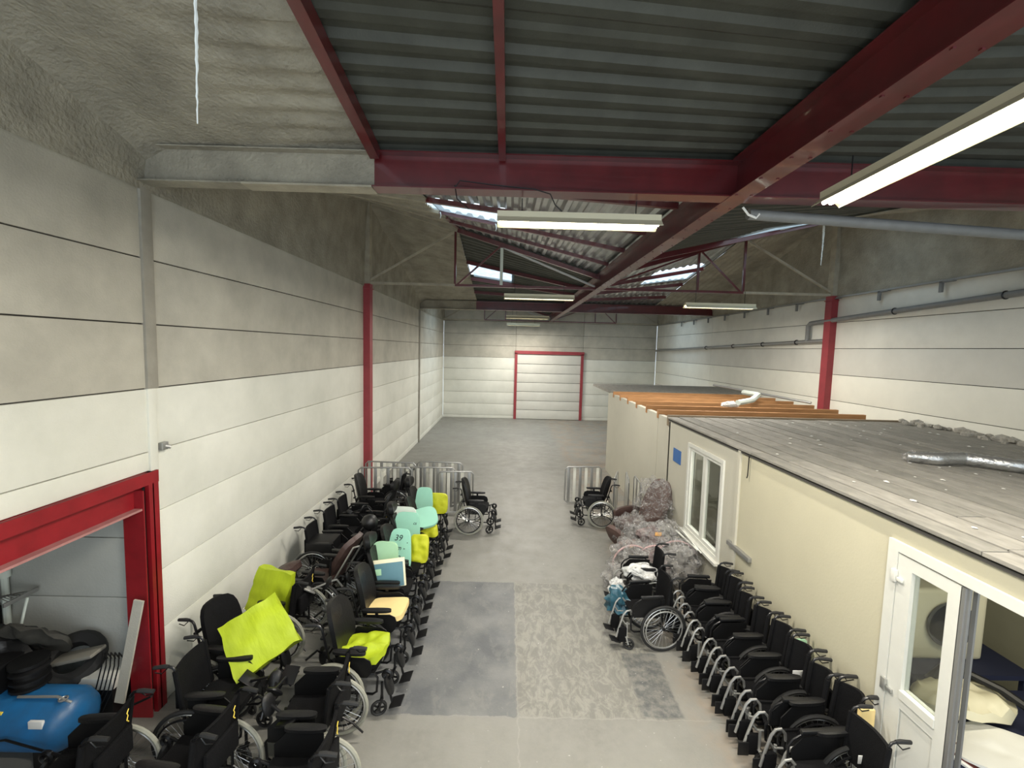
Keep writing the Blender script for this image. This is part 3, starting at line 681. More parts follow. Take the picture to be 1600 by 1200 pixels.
# shelving seen through the window
sh = empty('metal_shelf', (4.4, 7.6, 0)); tag(sh, 'pale shelf unit with boxes seen through the partition window', 'shelf')
q = MB()
for z in (.5, 1.0, 1.5, 2.0): q.box(3.9, 5.2, 7.3, 7.8, z-.015, z+.015)
for a in (3.9, 5.2):
    for b2 in (7.3, 7.8): q.box(a-.02, a+.02, b2-.02, b2+.02, 0, 2.1)
obj('shelf_frame', q, alu, sh, False, world=True)
for k, (a, z, m) in enumerate(((4.1, .51, navy), (4.5, .51, leather), (4.9, .51, brown), (4.15, 1.01, leather), (4.6, 1.01, paper))):
    q = MB(); q.bbox(a-.14, a+.14, 7.35, 7.7, z+.01, z+.28, .02); tag(obj('storage_box', q, m, None, True, origin=(a, 7.5, z)), ['navy', 'black', 'brown', 'upper black', 'white'][k]+' box on the shelf behind the partition window', 'box')

# ------------------------------------------------------------------ pipes
pr_ = empty('drain_pipe', (XR-.12, 10, 4.6)); tag(pr_, 'grey plastic drain pipe with an elbow running along the right wall', 'pipe')
q = MB(); q.tube([(XR-.11, 1.0, 5.05), (XR-.11, 6.75, 4.86), (XR-.11, 11.5, 4.66), (XR-.11, 11.58, 4.60), (XR-.11, 11.58, 4.19)], .055, 10); obj('sloping_pipe', q, pipeg, pr_, world=True)
q = MB(); q.tube([(XR-.11, 10.9, 4.20), (XR-.11, 23.5, 3.90)], .05, 10); obj('lower_pipe', q, alu, pr_, world=True)
for y in (7, 9, 12, 13.6, 15.4, 17.5):
    q = MB(); z = (4.86-.042*(y-6.75)) if y < 11 else 4.2-.0238*(y-10.9); q.torus((XR-.11, y, z), .06, .012, 'y', 14, 6); q.box(XR-.06, XR, y-.015, y+.015, z+.02, z+.05); obj('pipe_clamp', q, blackm, pr_, world=True)
q = MB(); q.tube([(2.42, 4.62, 5.24), (5.4, 4.66, 5.12), (7.8, 4.7, 5.02)], .055, 10); o = obj('overhead_pipe', q, pipeg, None, True, origin=(2.42, 4.62, 5.24)); tag(o, 'grey pipe running right just beneath the near cross beam', 'pipe')
q = MB(); q.tube([(2.30, 4.50, 5.27), (2.36, 4.5, 5.20), (2.44, 4.5, 5.17), (2.47, 4.5, 5.21)], .012, 6); tag(obj('pipe_hook', q, paper, None, True, origin=(2.3, 4.5, 5.2)), 'small white hook at the end of the overhead pipe', 'hook')
# cable looped on the cross beam
q = MB(); q.tube([(-.55, 4.26, 5.30), (-.5, 4.25, 5.36), (-.2, 4.25, 5.33), (.2, 4.25, 5.30), (.35, 4.25, 5.26), (.4, 4.27, 5.17), (.47, 4.3, 5.12)], .006, 5); q.tube([(-.55, 4.26, 5.32), (-.53, 4.27, 5.2), (-.42, 4.3, 5.12)], .006, 5)
tag(obj('power_cable', q, blackp, None, True, origin=(0, 4.25, 5.3)), 'thin black cable looped over the cross beam above the lamp', 'cable')

# ------------------------------------------------------------------ fluorescent lamps
def lamp(a, b_, lab, m, power, hang):
    a = Vector(a); b_ = Vector(b_); c = (a+b_)/2; t = empty('fluorescent_lamp', c); tag(t, lab, 'lamp')
    d = (b_-a).normalized(); sd = d.cross(Vector((0, 0, 1)))
    q = MB()
    q.bar(a+Vector((0, 0, .085)), b_+Vector((0, 0, .085)), .10, .06)
    for s in (-1, 1):
        p0, p1 = [e+sd*s*.045+Vector((0, 0, .06)) for e in (a, b_)]; p2, p3 = [e+sd*s*.115+Vector((0, 0, -.005)) for e in (b_, a)]
        n = Vector((0, 0, .006)); q.add([p0, p1, p2, p3, p0+n, p1+n, p2+n, p3+n], [(0, 1, 2, 3), (7, 6, 5, 4), (0, 4, 5, 1), (1, 5, 6, 2), (2, 6, 7, 3), (3, 7, 4, 0)])
    obj('reflector', q, lampw, t, False, world=True)
    for s in (-1, 1):
        q = MB(); q.tube([a+d*.02+sd*s*.028+Vector((0, 0, .025)), b_-d*.02+sd*s*.028+Vector((0, 0, .025))], .017, 10); obj('tube', q, m, t, world=True)
    for f in (.15, .85):
        p = a.lerp(b_, f)+Vector((0, 0, .11)); q = MB(); q.tube([p, p+Vector((0, 0, hang))], .005, 6); obj('suspension_wire', q, blackm, t, world=True)
    l = area('lamp_light', c+Vector((0, 0, -.02)), (0, 0, math.atan2(d.y, d.x)), (b_-a).length, .06, power, (1, .945, .85))
lamp((-.15, 4.45, 5.03), (1.46, 4.45, 5.03), 'fluorescent lamp under the near cross beam, lit warm white', tubem, 170, .14)
lamp((2.57, 1.95, 5.08), (2.57, 3.70, 5.03), 'large bright fluorescent lamp nearest the camera at upper right', tubem, 130, .18)
lamp((4.12, 10.45, 4.88), (5.78, 10.45, 4.88), 'small distant fluorescent lamp hanging below the truss at right', tubefar, 150, .3)
lamp((-.15, 16.6, 4.95), (1.46, 16.6, 4.95), 'most distant fluorescent lamp near the far cross beam', tubefar, 190, .25)
lamp((-.15, .2, 5.03), (1.46, .2, 5.03), 'added fluorescent fill lamp overhead, unseen behind the camera', tubem, 170, .14)  # unseen fixture added for more light from behind the camera
lamp((-.15, 10.2, 4.95), (1.46, 10.2, 4.95), 'distant fluorescent lamp left of the middle beam under the truss', tubefar, 150, .25)
lamp((-.15, 21.6, 4.95), (1.46, 21.6, 4.95), 'fluorescent lamp closest to the far end wall', tubefar, 170, .25)
# foam drips hanging from the roof
def strand(x, y, z0, z1, lab, r=.008):
    q = MB(); pts = []; rr = []
    n = 46; random.seed(int(x*100))
    for k in range(n+1):
        f = k/n; pts.append((x+random.uniform(-.003, .003)+.012*math.sin(f*3), y, z1+(z0-z1)*f)); rr.append(r*(1.7-1.3*f)*random.uniform(.7, 1.3))
    q.tube(pts, r, 6, rr=rr); tag(obj('foam_drip', q, strandm, None, True, origin=(x, y, z1)), lab, 'drip')
strand(-1.66, 2.4, 4.93, hz(-1.66, 2.4)-.0, 'long bright white drip hanging from the foamed ceiling at upper left', .0085)
strand(6.95, 10.0, 5.85, hz(6.95, 10)+.0, 'white drip hanging from the skylight edge at far right', .016)
strand(-.3, 8.15, 5.93, hz(-.3, 8.15), 'short white drip below the left skylight', .008)
strand(-1.3, 8.1, 6.1, hz(-1.3, 8.1), 'tiny white drip at the left corner of the skylight', .005)
q = MB(); q.box(-.27, -.20, 10.70, 10.76, 5.33, 6.2); tag(obj('white_post', q, foamw, None, False, origin=(-.23, 10.73, 5.33)), 'bright white vertical strip beside a truss upright', 'strip')
q = MB(); q.bbox(XL+.0, XL+.05, 4.42, 4.50, 2.68, 2.76, .01); q.tube([(XL+.03, 4.46, 2.72), (XL+.07, 4.5, 2.70)], .02, 8); tag(obj('wall_socket', q, alu, None, True, origin=(XL, 4.46, 2.7)), 'small grey pipe stub sticking out of the left wall', 'fitting')

# ------------------------------------------------------------------ wheelchairs
def wheel(parent, y, side, R, tyre, handm, rimm=chrome, tr=.019, nsp=14):
    q = MB(); q.torus((0, y, R+tr), R, tr, 'y', 36, 7); wo = obj('wheel', q, tyre, parent)
    c = (0, y, R+tr)
    q = MB(); q.torus(c, R-.022, .010, 'y', 36, 5, flat=1.3); obj('rim', q, rimm, wo)
    q = MB(); q.torus((0, y+side*.035, R+tr), R-.045, .009, 'y', 36, 6)
    for k in range(6):
        a = 2*PI*k/6+.3; q.tube([(math.cos(a)*(R-.045), y+side*.035, R+tr+math.sin(a)*(R-.045)), (math.cos(a)*(R-.024), y, R+tr+math.sin(a)*(R-.024))], .004, 4)
    obj('hand_rim', q, handm, wo)
    q = MB()
    for k in range(nsp*2):
        a = 2*PI*k/(nsp*2); b2 = a+(.5 if k % 2 else -.5); s = .018*(1 if k % 4 < 2 else -1)
        q.tube([(math.cos(b2)*.022, y+s, R+tr+math.sin(b2)*.022), (math.cos(a)*(R-.024), y, R+tr+math.sin(a)*(R-.024))], .0016, 3)
    obj('spokes', q, chrome, wo)
    q = MB(); q.lathe([(0, -.03), (.022, -.03), (.022, -.02), (.013, -.015), (.013, .015), (.022, .02), (.022, .03), (.012, .04), (0, .04)], 12, T(*c) @ Rx(90)); obj('hub', q, blackp, wo)
    return wo
def caster(parent, x, y, r, mt, top, fm=blackm, ang=0):
    q = MB(); q.torus((0, 0, 0), r-.014, .014, 'y', 22, 6, flat=1.1); M = T(x, y, r) @ Rz(ang)
    q.v = [tuple(M @ Vector(v)) for v in q.v]; co = obj('caster', q, mt, parent)
    q = MB(); q.lathe([(0, -.02), (.018, -.02), (.018, .02), (0, .02)], 10, M @ Rx(90))
    for k in range(5):
        a = 2*PI*k/5; q.bar(M @ Vector((0, 0, 0)), M @ Vector((math.cos(a)*(r-.02), 0, math.sin(a)*(r-.02))), .012, .014, up=M.to_3x3() @ Vector((0, 1, 0)))
    q.torus((0, 0, 0), r-.026, .006, 'y', 22, 5, M=M); obj('caster_spokes', q, blackp, co)
    q = MB()
    for s in (-.024, .024): q.bar(M @ Vector((0, s, 0)), M @ Vector((.03, s*.9, r+.02)), .02, .006, up=M.to_3x3() @ Vector((0, 1, 0)))
    q.bar(M @ Vector((.03, -.026, r+.022)), M @ Vector((.03, .026, r+.022)), .03, .008)
    q.tube([M @ Vector((.03, 0, r+.02)), (x+.03*math.cos(math.radians(ang)), y+.03*math.sin(math.radians(ang)), top)], .013, 8); obj('caster_fork', q, fm, co)
def wheelchair(name, hw=.22, tyre=rubberg, handm=blackm, R=.285, bh=1.0, back='sling', head=None, arm='pad', fm=blackm, leg='calf', legm=None,
               seat='cushion', seatm=black, backm=black, cr=.085, folded=False, mark=False, tilt=9, hz_=.92, handles=True, guard='round', bw=None):
    t = empty(name); W_ = hw+.075; legm = legm or fm; zs = .47; xb = -.07
    tt = math.tan(math.radians(tilt))
    def bp_(z): return xb-(z-zs)*tt
    for s in (-1, 1): wheel(t, s*W_, s, R, tyre, handm)
    # frame
    q = MB()
    for s in (-1, 1):
        y = s*hw
        q.tube([(xb-.02, y, .24), (.36, y, .24), (.40, y, .27), (.41, y, zs-.05), (.38, y, zs-.01), (xb, y, zs-.01)], .012, 8)
        q.tube([(xb, y, .22), (xb, y, zs), (bp_(hz_), y, hz_-.01)], .012, 8)
        q.tube([(.0, y, R+.02), (.0, s*(W_-.03), R+.02)], .014, 8); q.bar((.0, y, .24), (.0, y, zs), .03, .012, up=(0, 1, 0))
        q.tube([(xb, y, .26), (xb-.10, y, .20), (xb-.20, y, .10)], .010, 6)
    for (x, z0, z1) in ((.12, .25, zs-.03), (.17, .25, zs-.03)):
        sg = 1 if x < .15 else -1; q.tube([(x, -hw*sg, z0), (x, hw*sg, z1)], .011, 6)
    if back == 'shell': q.tube([(bp_(.62)-.01, -hw, .62), (bp_(.62)-.01, hw, .62)], .01, 6)
    obj('frame', q, fm, t)
    # seat
    if folded:
        q = MB()
        for s in (-1, 1): q.bbox(0-.04, .37, s*hw-.012, s*hw+.012, zs-.01, zs+.012, .005)
        M = T(.16, 0, zs+.01)
        q.grid(lambda a, b2: (-.04+a*.40, (b2-.5)*2*hw, zs+.01-.13*math.sin(PI*b2)*(1+.1*math.sin(a*9))), 6, 10); q.grid(lambda a, b2: (-.04+a*.40, (b2-.5)*2*hw, zs+.0-.13*math.sin(PI*b2)*(1+.1*math.sin(a*9))), 6, 10)
        obj('seat', q, seatm, t)
    else:
        q = MB(); q.grid(lambda a, b2: (-.05+a*.43, (b2-.5)*2*hw, zs+.008-.02*math.sin(PI*b2)), 4, 8); q.grid(lambda a, b2: (-.05+a*.43, (b2-.5)*2*hw, zs-.004-.02*math.sin(PI*b2)), 4, 8)
        if seat == 'cushion': q.pillow(hw*2-.02, .44, .075, T(.17, 0, zs+.035) @ Rz(90) @ Rx(90), e=6, edge=.6)
        obj('seat', q, seatm, t)
    # backrest
    q = MB(); bw2 = bw or hw*2+.02
    if back == 'sling':
        h = hz_-.03-(zs+.02); sag = .035 if not folded else .10
        for o_ in (0, -.014):
            q.grid(lambda a, b2: (bp_(zs+.03+a*h)-sag*math.sin(PI*b2)+o_+.012, (b2-.5)*2*(hw+.016), zs+.03+a*h), 6, 10)
        for s in (-1, 1): q.tube([(bp_(zs+.03), s*(hw+.006), zs+.03), (bp_(zs+.03+h), s*(hw+.006), zs+.03+h)], .021, 8)
        q.grid(lambda a, b2: (bp_(zs+h+.03)-sag*math.sin(PI*b2)-.014+a*.028, (b2-.5)*2*(hw+.016), zs+.03+h+.004*math.sin(PI*a)), 2, 10)
        q.bbox(bp_(zs+h*.42)-sag-.05, bp_(zs+h*.42)-sag-.015, -hw*.75, hw*.75, zs+.04, zs+h*.62, .012)
    elif back == 'shell':
        h = bh-zs-.03; M = T(bp_(zs+h/2)+.02, 0, zs+.04+h/2) @ Ry(-tilt) @ Rz(90); 
        q.pillow(bw2, h, .085, M, e=3.4, curve=-.065, edge=.55, taper=.12)
        q.pillow(bw2*.55, h*.35, .04, T(bp_(zs+h*.8)+.055, 0, zs+.04+h*.72) @ Ry(-tilt) @ Rz(90), e=3, curve=-.02, edge=.3)
        for z in (.66, .80):
            for s in (-1, 1): q.bar((bp_(z)-.03, s*hw*.6, z), (bp_(z)-.03, s*hw, z), .03, .02)
    elif back == 'box':
        h = bh-zs-.03; M = T(bp_(zs+h/2), 0, zs+.04+h/2) @ Ry(-tilt); q.bbox(-.03, .035, -bw2/2, bw2/2, -h/2, h/2, .025, M)
    bo = obj('backrest', q, backm, t)
    if mark:
        q = MB(); z = bh-.12; x = bp_(z)-.065 if back != 'sling' else bp_(hz_-.08)-.055
        z = z if back != 'sling' else hz_-.10
        yy = -hw*.55; q.tube([(x, yy-.010, z+.05), (x, yy+.008, z+.025), (x, yy-.002, z), (x, yy+.012, z-.03), (x, yy-.006, z-.055)], .0045, 4); o_ = obj('printed_mark', q, yellowmark, bo); o_['label'] = 'small yellow printed squiggle'
    if head:
        q = MB()
        if head == 'block': q.pillow(.30, .19, .11, T(bp_(bh+.09)+.03, 0, bh+.11) @ Ry(-4) @ Rz(90), e=3, curve=-.05, edge=.6)
        else:
            q.lathe([(0, -.10), (.07, -.09), (.12, -.03), (.125, .03), (.09, .09), (.04, .115), (0, .12)], 18, T(bp_(bh+.08)+.02, 0, bh+.10))
        q.bar((bp_(bh-.1)-.03, 0, bh-.1), (bp_(bh+.1)-.03, 0, bh+.1), .03, .012); obj('headrest', q, leather, t)
    # arms
    for s in (-1, 1):
        y = s*(hw+.035); q = MB()
        q.tube([(.02, y, .44), (.02, y, .66), (.05, y, .685), (.30, y, .685)], .011, 7) if arm == 'desk' else q.bar((.13, y, .44), (.13, y, .68), .035, .014, up=(0, 1, 0))
        if arm == 'desk': q.tube([(.28, y, .685), (.36, y, .64), (.40, y, .58), (.40, y, .46)], .011, 7)
        ao = obj('armrest', q, fm if arm != 'desk' or legm is fm else blackm, t)
        q = MB()
        if arm == 'desk': q.bbox(.0, .30, y-.024, y+.024, .69, .722, .011)
        else: q.pillow(.34, .075, .045, T(.13, y, .70) @ Rx(90), e=3, edge=.6)
        obj('arm_pad', q, leather, ao)
        q = MB(); x0, x1 = (-.02, .36)
        if guard == 'round': q.prism([(x0, .43), (x0, .60), (x0+.03, .64), (x1-.08, .64), (x1-.02, .61), (x1, .55), (x1-.01, .48), (x1-.05, .43)], .008, T(0, s*(hw+.022), 0))
        else: q.prism([(x0, .44), (x0, .67), (x1-.08, .67), (x1+.02, .57), (x1+.02, .44)], .008, T(0, s*(hw+.022), 0))
        obj('skirt_guard', q, blackp, t)
    # push handles
    for s in (-1, 1):
        if not handles: break
        y = s*hw; x = bp_(hz_); q = MB(); q.tube([(bp_(hz_-.08), y, hz_-.08), (x, y, hz_-.01), (x-.02, y, hz_+.015), (x-.06, y, hz_+.025)], .012, 8)
        q.tube([(x-.06, y+.01*s, hz_+.01), (x-.10, y+.015*s, hz_-.03), (x-.16, y+.012*s, hz_-.02)], .005, 5)
        ho = obj('push_handle', q, fm if fm is not silver else blackm, t); q = MB(); q.tube([(x-.05, y, hz_+.024), (x-.09, y, hz_+.025), (x-.175, y, hz_+.015)], .017, 8, rr=[.015, .018, .016]); obj('grip', q, rubberb, ho)
    # casters
    for s in (-1, 1): caster(t, .42, s*(hw-.01), cr, rubberb if tyre is rubberb else tyre if cr > .08 and False else rubberb, .36, legm, ang=random.uniform(-25, 25))
    # legrests
    for s in (-1, 1):
        if leg is None: break
        y = s*(hw-.03); q = MB()
        if leg == 'cane':
            q.tube([(.36, y, .40), (.37, y, .47), (.41, y, .515), (.46, y, .51), (.50, y, .46), (.55, y, .30), (.585, y, .17)], .0125, 8)
            q.tube([(.38, y, .33), (.47, y, .34), (.52, y, .41)], .010, 6)
        else:
            q.tube([(.38, y, .44), (.46, y, .47), (.49, y, .42), (.55, y, .15)], .013, 8); q.torus((.50, y, .44), .04, .02, 'y', 14, 6)
        lo = obj('leg_rest', q, legm, t)
        q = MB()
        if folded: q.bbox(.54, .64, y+s*.02-.006, y+s*.02+.006, .10, .23, .005)
        else: q.bbox(.53, .66, y-(.10 if s > 0 else .05), y+(.05 if s > 0 else .10), .115, .128, .005, T(.57, 0, .12) @ Ry(-18) @ T(-.57, 0, -.12))
        obj('footplate', q, blackp, lo)
        if leg == 'calf': q = MB(); q.pillow(.13, .20, .06, T(.52, y, .33) @ Ry(-20) @ Rz(90), e=2.6, edge=.4); obj('calf_pad', q, leather, lo)
        elif folded or leg == 'cane': q = MB(); q.bbox(.44, .56, y-.02, y+.02, .10, .30, .015); obj('heel_strap', q, black, lo)
    return t
random.seed(11)
used = {}
def place(proto, x, y, rz, label, group=None, parts=None):
    if proto in used: c = copy_tree(proto)
    else: c = proto; used[proto] = 1
    c.location = (x, y, 0); c.rotation_euler = (0, 0, math.radians(rz)); tag(c, label, 'wheelchair', group); return c
GA, GW, GR, GL = 'wheelchairs in the aisle row on the left', 'wheelchairs along the left wall', 'folded wheelchairs along the cream partition', 'wheelchairs facing away at lower left'
shell = wheelchair('comfort_wheelchair', back='shell', backm=leather, bh=1.10, tilt=12, seatm=black, tyre=rubberb)
shellg = wheelchair('comfort_wheelchair', back='shell', backm=leather, bh=1.08, tilt=12, tyre=rubberg, hw=.225)
headc = wheelchair('comfort_wheelchair', back='shell', backm=leather, bh=1.04, tilt=14, head='block', tyre=rubberb)
ball = wheelchair('comfort_wheelchair', leg=None, back='box', backm=black, bh=.98, tilt=12, head='ball', tyre=rubberb)
slm = wheelchair('wheelchair', back='sling', mark=True, tyre=rubberg, hz_=.93, tilt=8, guard='desk', seat='sling')
slb = wheelchair('wheelchair', leg=None, back='sling', tyre=rubberb, hz_=.93, tilt=8, guard='desk', arm='pad', hw=.20)
oval = wheelchair('comfort_wheelchair', back='shell', backm=black, bh=1.04, tilt=15, tyre=rubberg, hw=.225, bw=.50)
slx = wheelchair('wheelchair', leg=None, back='sling', mark=True, tyre=rubberg, hz_=.93, tilt=8, guard='desk', seat='sling')
fold2 = wheelchair('folding_wheelchair', back='sling', hw=.12, folded=True, tyre=rubberb, arm='pad', leg='cane', legm=alu, hz_=.93, tilt=7, guard='desk', cr=.075, seat='sling')
fold = wheelchair('folding_wheelchair', back='sling', hw=.105, folded=True, tyre=rubberb, arm='desk', leg='cane', legm=silver, hz_=.91, tilt=5, guard='desk', cr=.07, seat='sling')
openf = wheelchair('folding_wheelchair', back='sling', hw=.21, tyre=rubberb, arm='desk', leg='cane', legm=silver, hz_=.91, tilt=5, guard='desk', cr=.075, seat='sling', handm=silver)
# aisle row, facing the aisle
A1 = place(shellg, -1.66, 4.48, -3, 'high-backed wheelchair nearest in the aisle row, lime cloth on its seat', GA)
A2 = place(shell, -1.62, 5.18, 2, 'high-backed wheelchair with a pale yellow foam cushion on its seat', GA)
A3 = place(headc, -1.66, 5.80, 0, 'wheelchair carrying the blue-grey board and pale green foam', GA)
A4 = place(shell, -1.66, 6.40, -4, 'wheelchair carrying the mint board with 39 written on it', GA)
A5 = place(headc, -1.68, 7.02, 3, 'wheelchair carrying the largest mint board and a white one', GA)
A6 = place(shell, -1.60, 7.66, 0, 'wheelchair carrying the round-ended mint board over yellow cloth', GA)
A7 = place(headc, -1.72, 8.42, -4, 'farthest wheelchair of the aisle row, small mint board on it', GA)
# wall row
W1 = place(slb, -2.74, 3.86, 4, 'low black wheelchair beside the foot of the red jamb', GW)
W2 = place(oval, -2.94, 4.50, -8, 'oval-backed black wheelchair with a big lime cushion propped on it', GW)
W3 = place(slx, -2.62, 5.28, 176, 'wheelchair with its back to the aisle, green-yellow cushion standing on it', GW)
W5 = place(slb, -2.98, 6.85, 3, 'black wheelchair with raised handles and a box seat by the left wall', GW)
W6 = place(slb, -2.98, 7.55, 0, 'black wheelchair by the left wall, second behind the brown one', GW)
W7 = place(slb, -2.98, 8.15, 2, 'black wheelchair by the left wall, just before the tall backed one', GW)
W8 = place(shell, -2.98, 9.05, 0, 'tall backed black wheelchair farthest along the left wall', GW)
# in between, jammed nose to nose
M1 = place(ball, -2.26, 6.62, 168, 'black wheelchair with a shiny round headrest amid the left rows', GW)
M2 = place(slx, -2.22, 7.25, 185, 'black wheelchair jammed between the left rows behind the round headrest', GW)
M3 = place(headc, -2.30, 8.25, 178, 'black wheelchair with block headrest between the left rows, farther back', GW)
M4 = place(slb, -2.45, 4.55+.0+5.3, 180, 'dark wheelchair standing in front of the grey bed rails', GW)
# near lower left, facing the wall
N1 = place(slx, -1.58, 3.71, 181, 'black wheelchair with grey tyres and its back to the aisle, beside the lime seat', GL)
N2 = place(slm, -1.44, 3.07, 180, 'black wheelchair cut by the bottom edge of the photo, backing onto the aisle', GL)
N3 = place(slm, -2.33, 3.22, 174, 'black wheelchair at the bottom edge between the aisle one and the opening', GL)
N4 = place(slm, -3.12, 3.14, 184, 'black wheelchair pushed into the opening in front of the blue tank', GL)
# far pair
F1 = place(wheelchair('wheelchair', back='shell', backm=leather, bh=1.10, tilt=4, tyre=silver and rubberg, handm=silver, rimm=None) if 0 else copy_tree(shellg), -.74, 8.97, 0, 'lone wheelchair with grey tyres at the left edge of the aisle, far end')
F2 = copy_tree(oval); place_ = F2; F2.location = (2.10, 9.45, 0); F2.rotation_euler = (0, 0, PI-.1); tag(F2, 'lone wheelchair facing left at the right edge of the aisle, far end', 'wheelchair')
# right row
ordn = ['farthest', 'eighth', 'seventh', 'sixth', 'fifth', 'fourth', 'third', 'second', 'nearest']
ys_ = [5.72, 5.40, 5.08, 4.76, 4.45, 4.14, 3.84, 3.55]
for k, y in enumerate(ys_):
    lab = ['farthest folded black wheelchair of the row along the cream partition, against the plastic bundles'][0] if k == 0 else 'folded black wheelchair, %s from the far end of the row along the cream partition' % ['', 'second', 'third', 'fourth', 'fifth', 'sixth', 'seventh', 'eighth'][k]
    place(fold2 if k in (1, 4, 5, 7) else fold, 2.86+random.uniform(-.05, .04), y, 180+random.uniform(-5, 5), lab, GR)
last = place(openf, 2.80, 3.20, 184, 'part-open black wheelchair nearest the white door, cut by the bottom edge')
last.scale = (1, .78, 1)
R0 = place(openf, 2.02, 5.52, 186, 'open black wheelchair standing out into the aisle ahead of the right row')
R1 = place(openf, 2.18, 6.22, 178, 'black wheelchair with a white plastic bag on its seat, behind the one standing out')
for c in (last, R0):
    pass
q = MB(); q.box(-.0, .0, 0, 0, 0, 0)
for k, (x, y, z) in enumerate(((2.96, 4.32, .60), (2.92, 3.44, .56))):
    q = MB(); q.bbox(x-.05, x+.05, y-.20, y-.196, z, z+.07, .001); tag(obj('paper_label', q, paper, None, True, origin=(x, y-.2, z)), ['white paper label hanging on a folded wheelchair midway in the right row', 'white paper label on the nearest folded wheelchair of the right row'][k], 'label')
for k, (x, y, w) in enumerate(((3.02, 3.42, .03), (3.04, 4.29, .03))):
    q = MB(); q.bbox(x-.02, x+.10, y-.02, y+.02, .5, .88, .004); tag(obj('cardboard_sheet', q, woodc if k == 0 else mintl, None, True, origin=(x, y, .5)), ['tan board slotted behind the last folded wheelchair', 'pale green board slotted between folded wheelchairs'][k], 'board')

# ------------------------------------------------------------------ cushions, boards and cloths on the left chairs
def board(name, m, w, h, t_, loc, rz, lean, label, cat='board', e=5, taper=.25, group=None, wr=0, edge=.95, curve=0, seed=0, roll=0):
    o = obj(name, MB().pillow(w, h, t_, e=e, taper=taper, edge=edge, wr=wr, curve=curve, rings=8 if wr else 5, n=36, seed=seed), m)
    o.matrix_world = T(*loc) @ Rz(rz) @ Rx(-lean) @ Ry(roll); tag(o, label, cat, group); return o
GB = 'mint foam boards on the aisle row'
board('foam_board', mintl, .40, .36, .05, (-1.66, 5.90, .90), -5, 14, 'pale green foam board behind the blue-grey panel', taper=.15)
bb = empty('framed_board', (-1.54, 5.66, .78)); tag(bb, 'blue-grey board with cream edging propped on a wheelchair arm', 'board')
q = MB(); q.bbox(-.22, .22, -.02, .02, -.19, .17, .01); obj('edging', q, edgec, bb); q = MB(); q.bbox(-.21, .20, -.03, -.019, -.18, .125, .004); obj('panel', q, blueg, bb)
q = MB(); q.bbox(-.19, -.09, -.034, -.029, -.02, .06, .002); obj('patch', q, mintl, bb); bb.rotation_euler = (math.radians(-14), math.radians(-7), math.radians(3))
b39 = board('foam_board', mint, .40, .60, .035, (-1.55, 6.28, .80), -6, 15, 'mint foam board with 39 handwritten on it', taper=.28)
def pen(txt, x, z, size, parent):
    cu = bpy.data.curves.new('ink', 'FONT'); cu.body = txt; cu.size = size; cu.extrude = .0008; cu.shear = .25; cu.offset = .0006
    tmp = bpy.data.objects.new('ink', cu); COL.objects.link(tmp); bpy.context.view_layer.update()
    me = bpy.data.meshes.new_from_object(tmp.evaluated_get(bpy.context.evaluated_depsgraph_get())); bpy.data.objects.remove(tmp)
    me.materials.clear(); me.materials.append(pencil); o = bpy.data.objects.new('handwriting', me); COL.objects.link(o); o.parent = parent
    o.matrix_local = T(x, -.0195, z) @ Rx(90); return o
pen('39', -.09, .13, .12, b39); pen('cm -', -.08, .0, .09, b39); pen('2', -.02, -.14, .09, b39); pen('.', .10, .10, .12, b39)
board('foam_board', foamw, .46, .40, .03, (-1.70, 7.12, .93), -4, 15, 'white foam board standing behind the largest mint one', taper=.1)
bm2 = board('foam_board', mint, .46, .42, .04, (-1.60, 6.98, .88), -4, 15, 'largest mint foam board, two small letters on it', taper=.18); pen('cs', .10, .02, .07, bm2)
board('foam_board', mint, .42, .50, .045, (-1.44, 7.50, .80), 0, 62, 'round-ended mint foam board lying tilted over yellow cloth', taper=-.1, e=3.2, roll=70)
board('foam_board', mint, .36, .42, .04, (-1.56, 8.22, .90), -3, 12, 'small mint foam board farthest along the aisle row', taper=.22)
board('yellow_cloth', limed, .27, .42, .10, (-1.30, 6.50, .72), -4, 6, 'shiny yellow cloth bag hanging beside the 39 board', 'cloth', wr=.03, seed=2, taper=-.05, e=6, edge=.6)
board('yellow_cloth', limed, .46, .26, .12, (-1.38, 7.46, .62), -4, 10, 'yellow cloth under the round-ended mint board', 'cloth', wr=.04, seed=5, e=5, edge=.6)
board('yellow_cloth', limed, .56, .40, .10, (-1.42, 8.42, .74), -3, 4, 'yellow cloth behind the farthest mint board', 'cloth', wr=.03, seed=7, e=6, edge=.6, taper=-.02)
board('seat_cushion', lime, .44, .46, .10, (-1.46, 4.46, .575), 88, -84, 'crumpled lime cloth cushion on the nearest aisle wheelchair seat', 'cushion', wr=.05, seed=3, taper=0, edge=.6, e=5)
board('foam_cushion', woodc, .42, .46, .07, (-1.42, 5.17, .57), 88, -86, 'pale yellow foam seat cushion', 'cushion', taper=0, edge=.85, e=7)
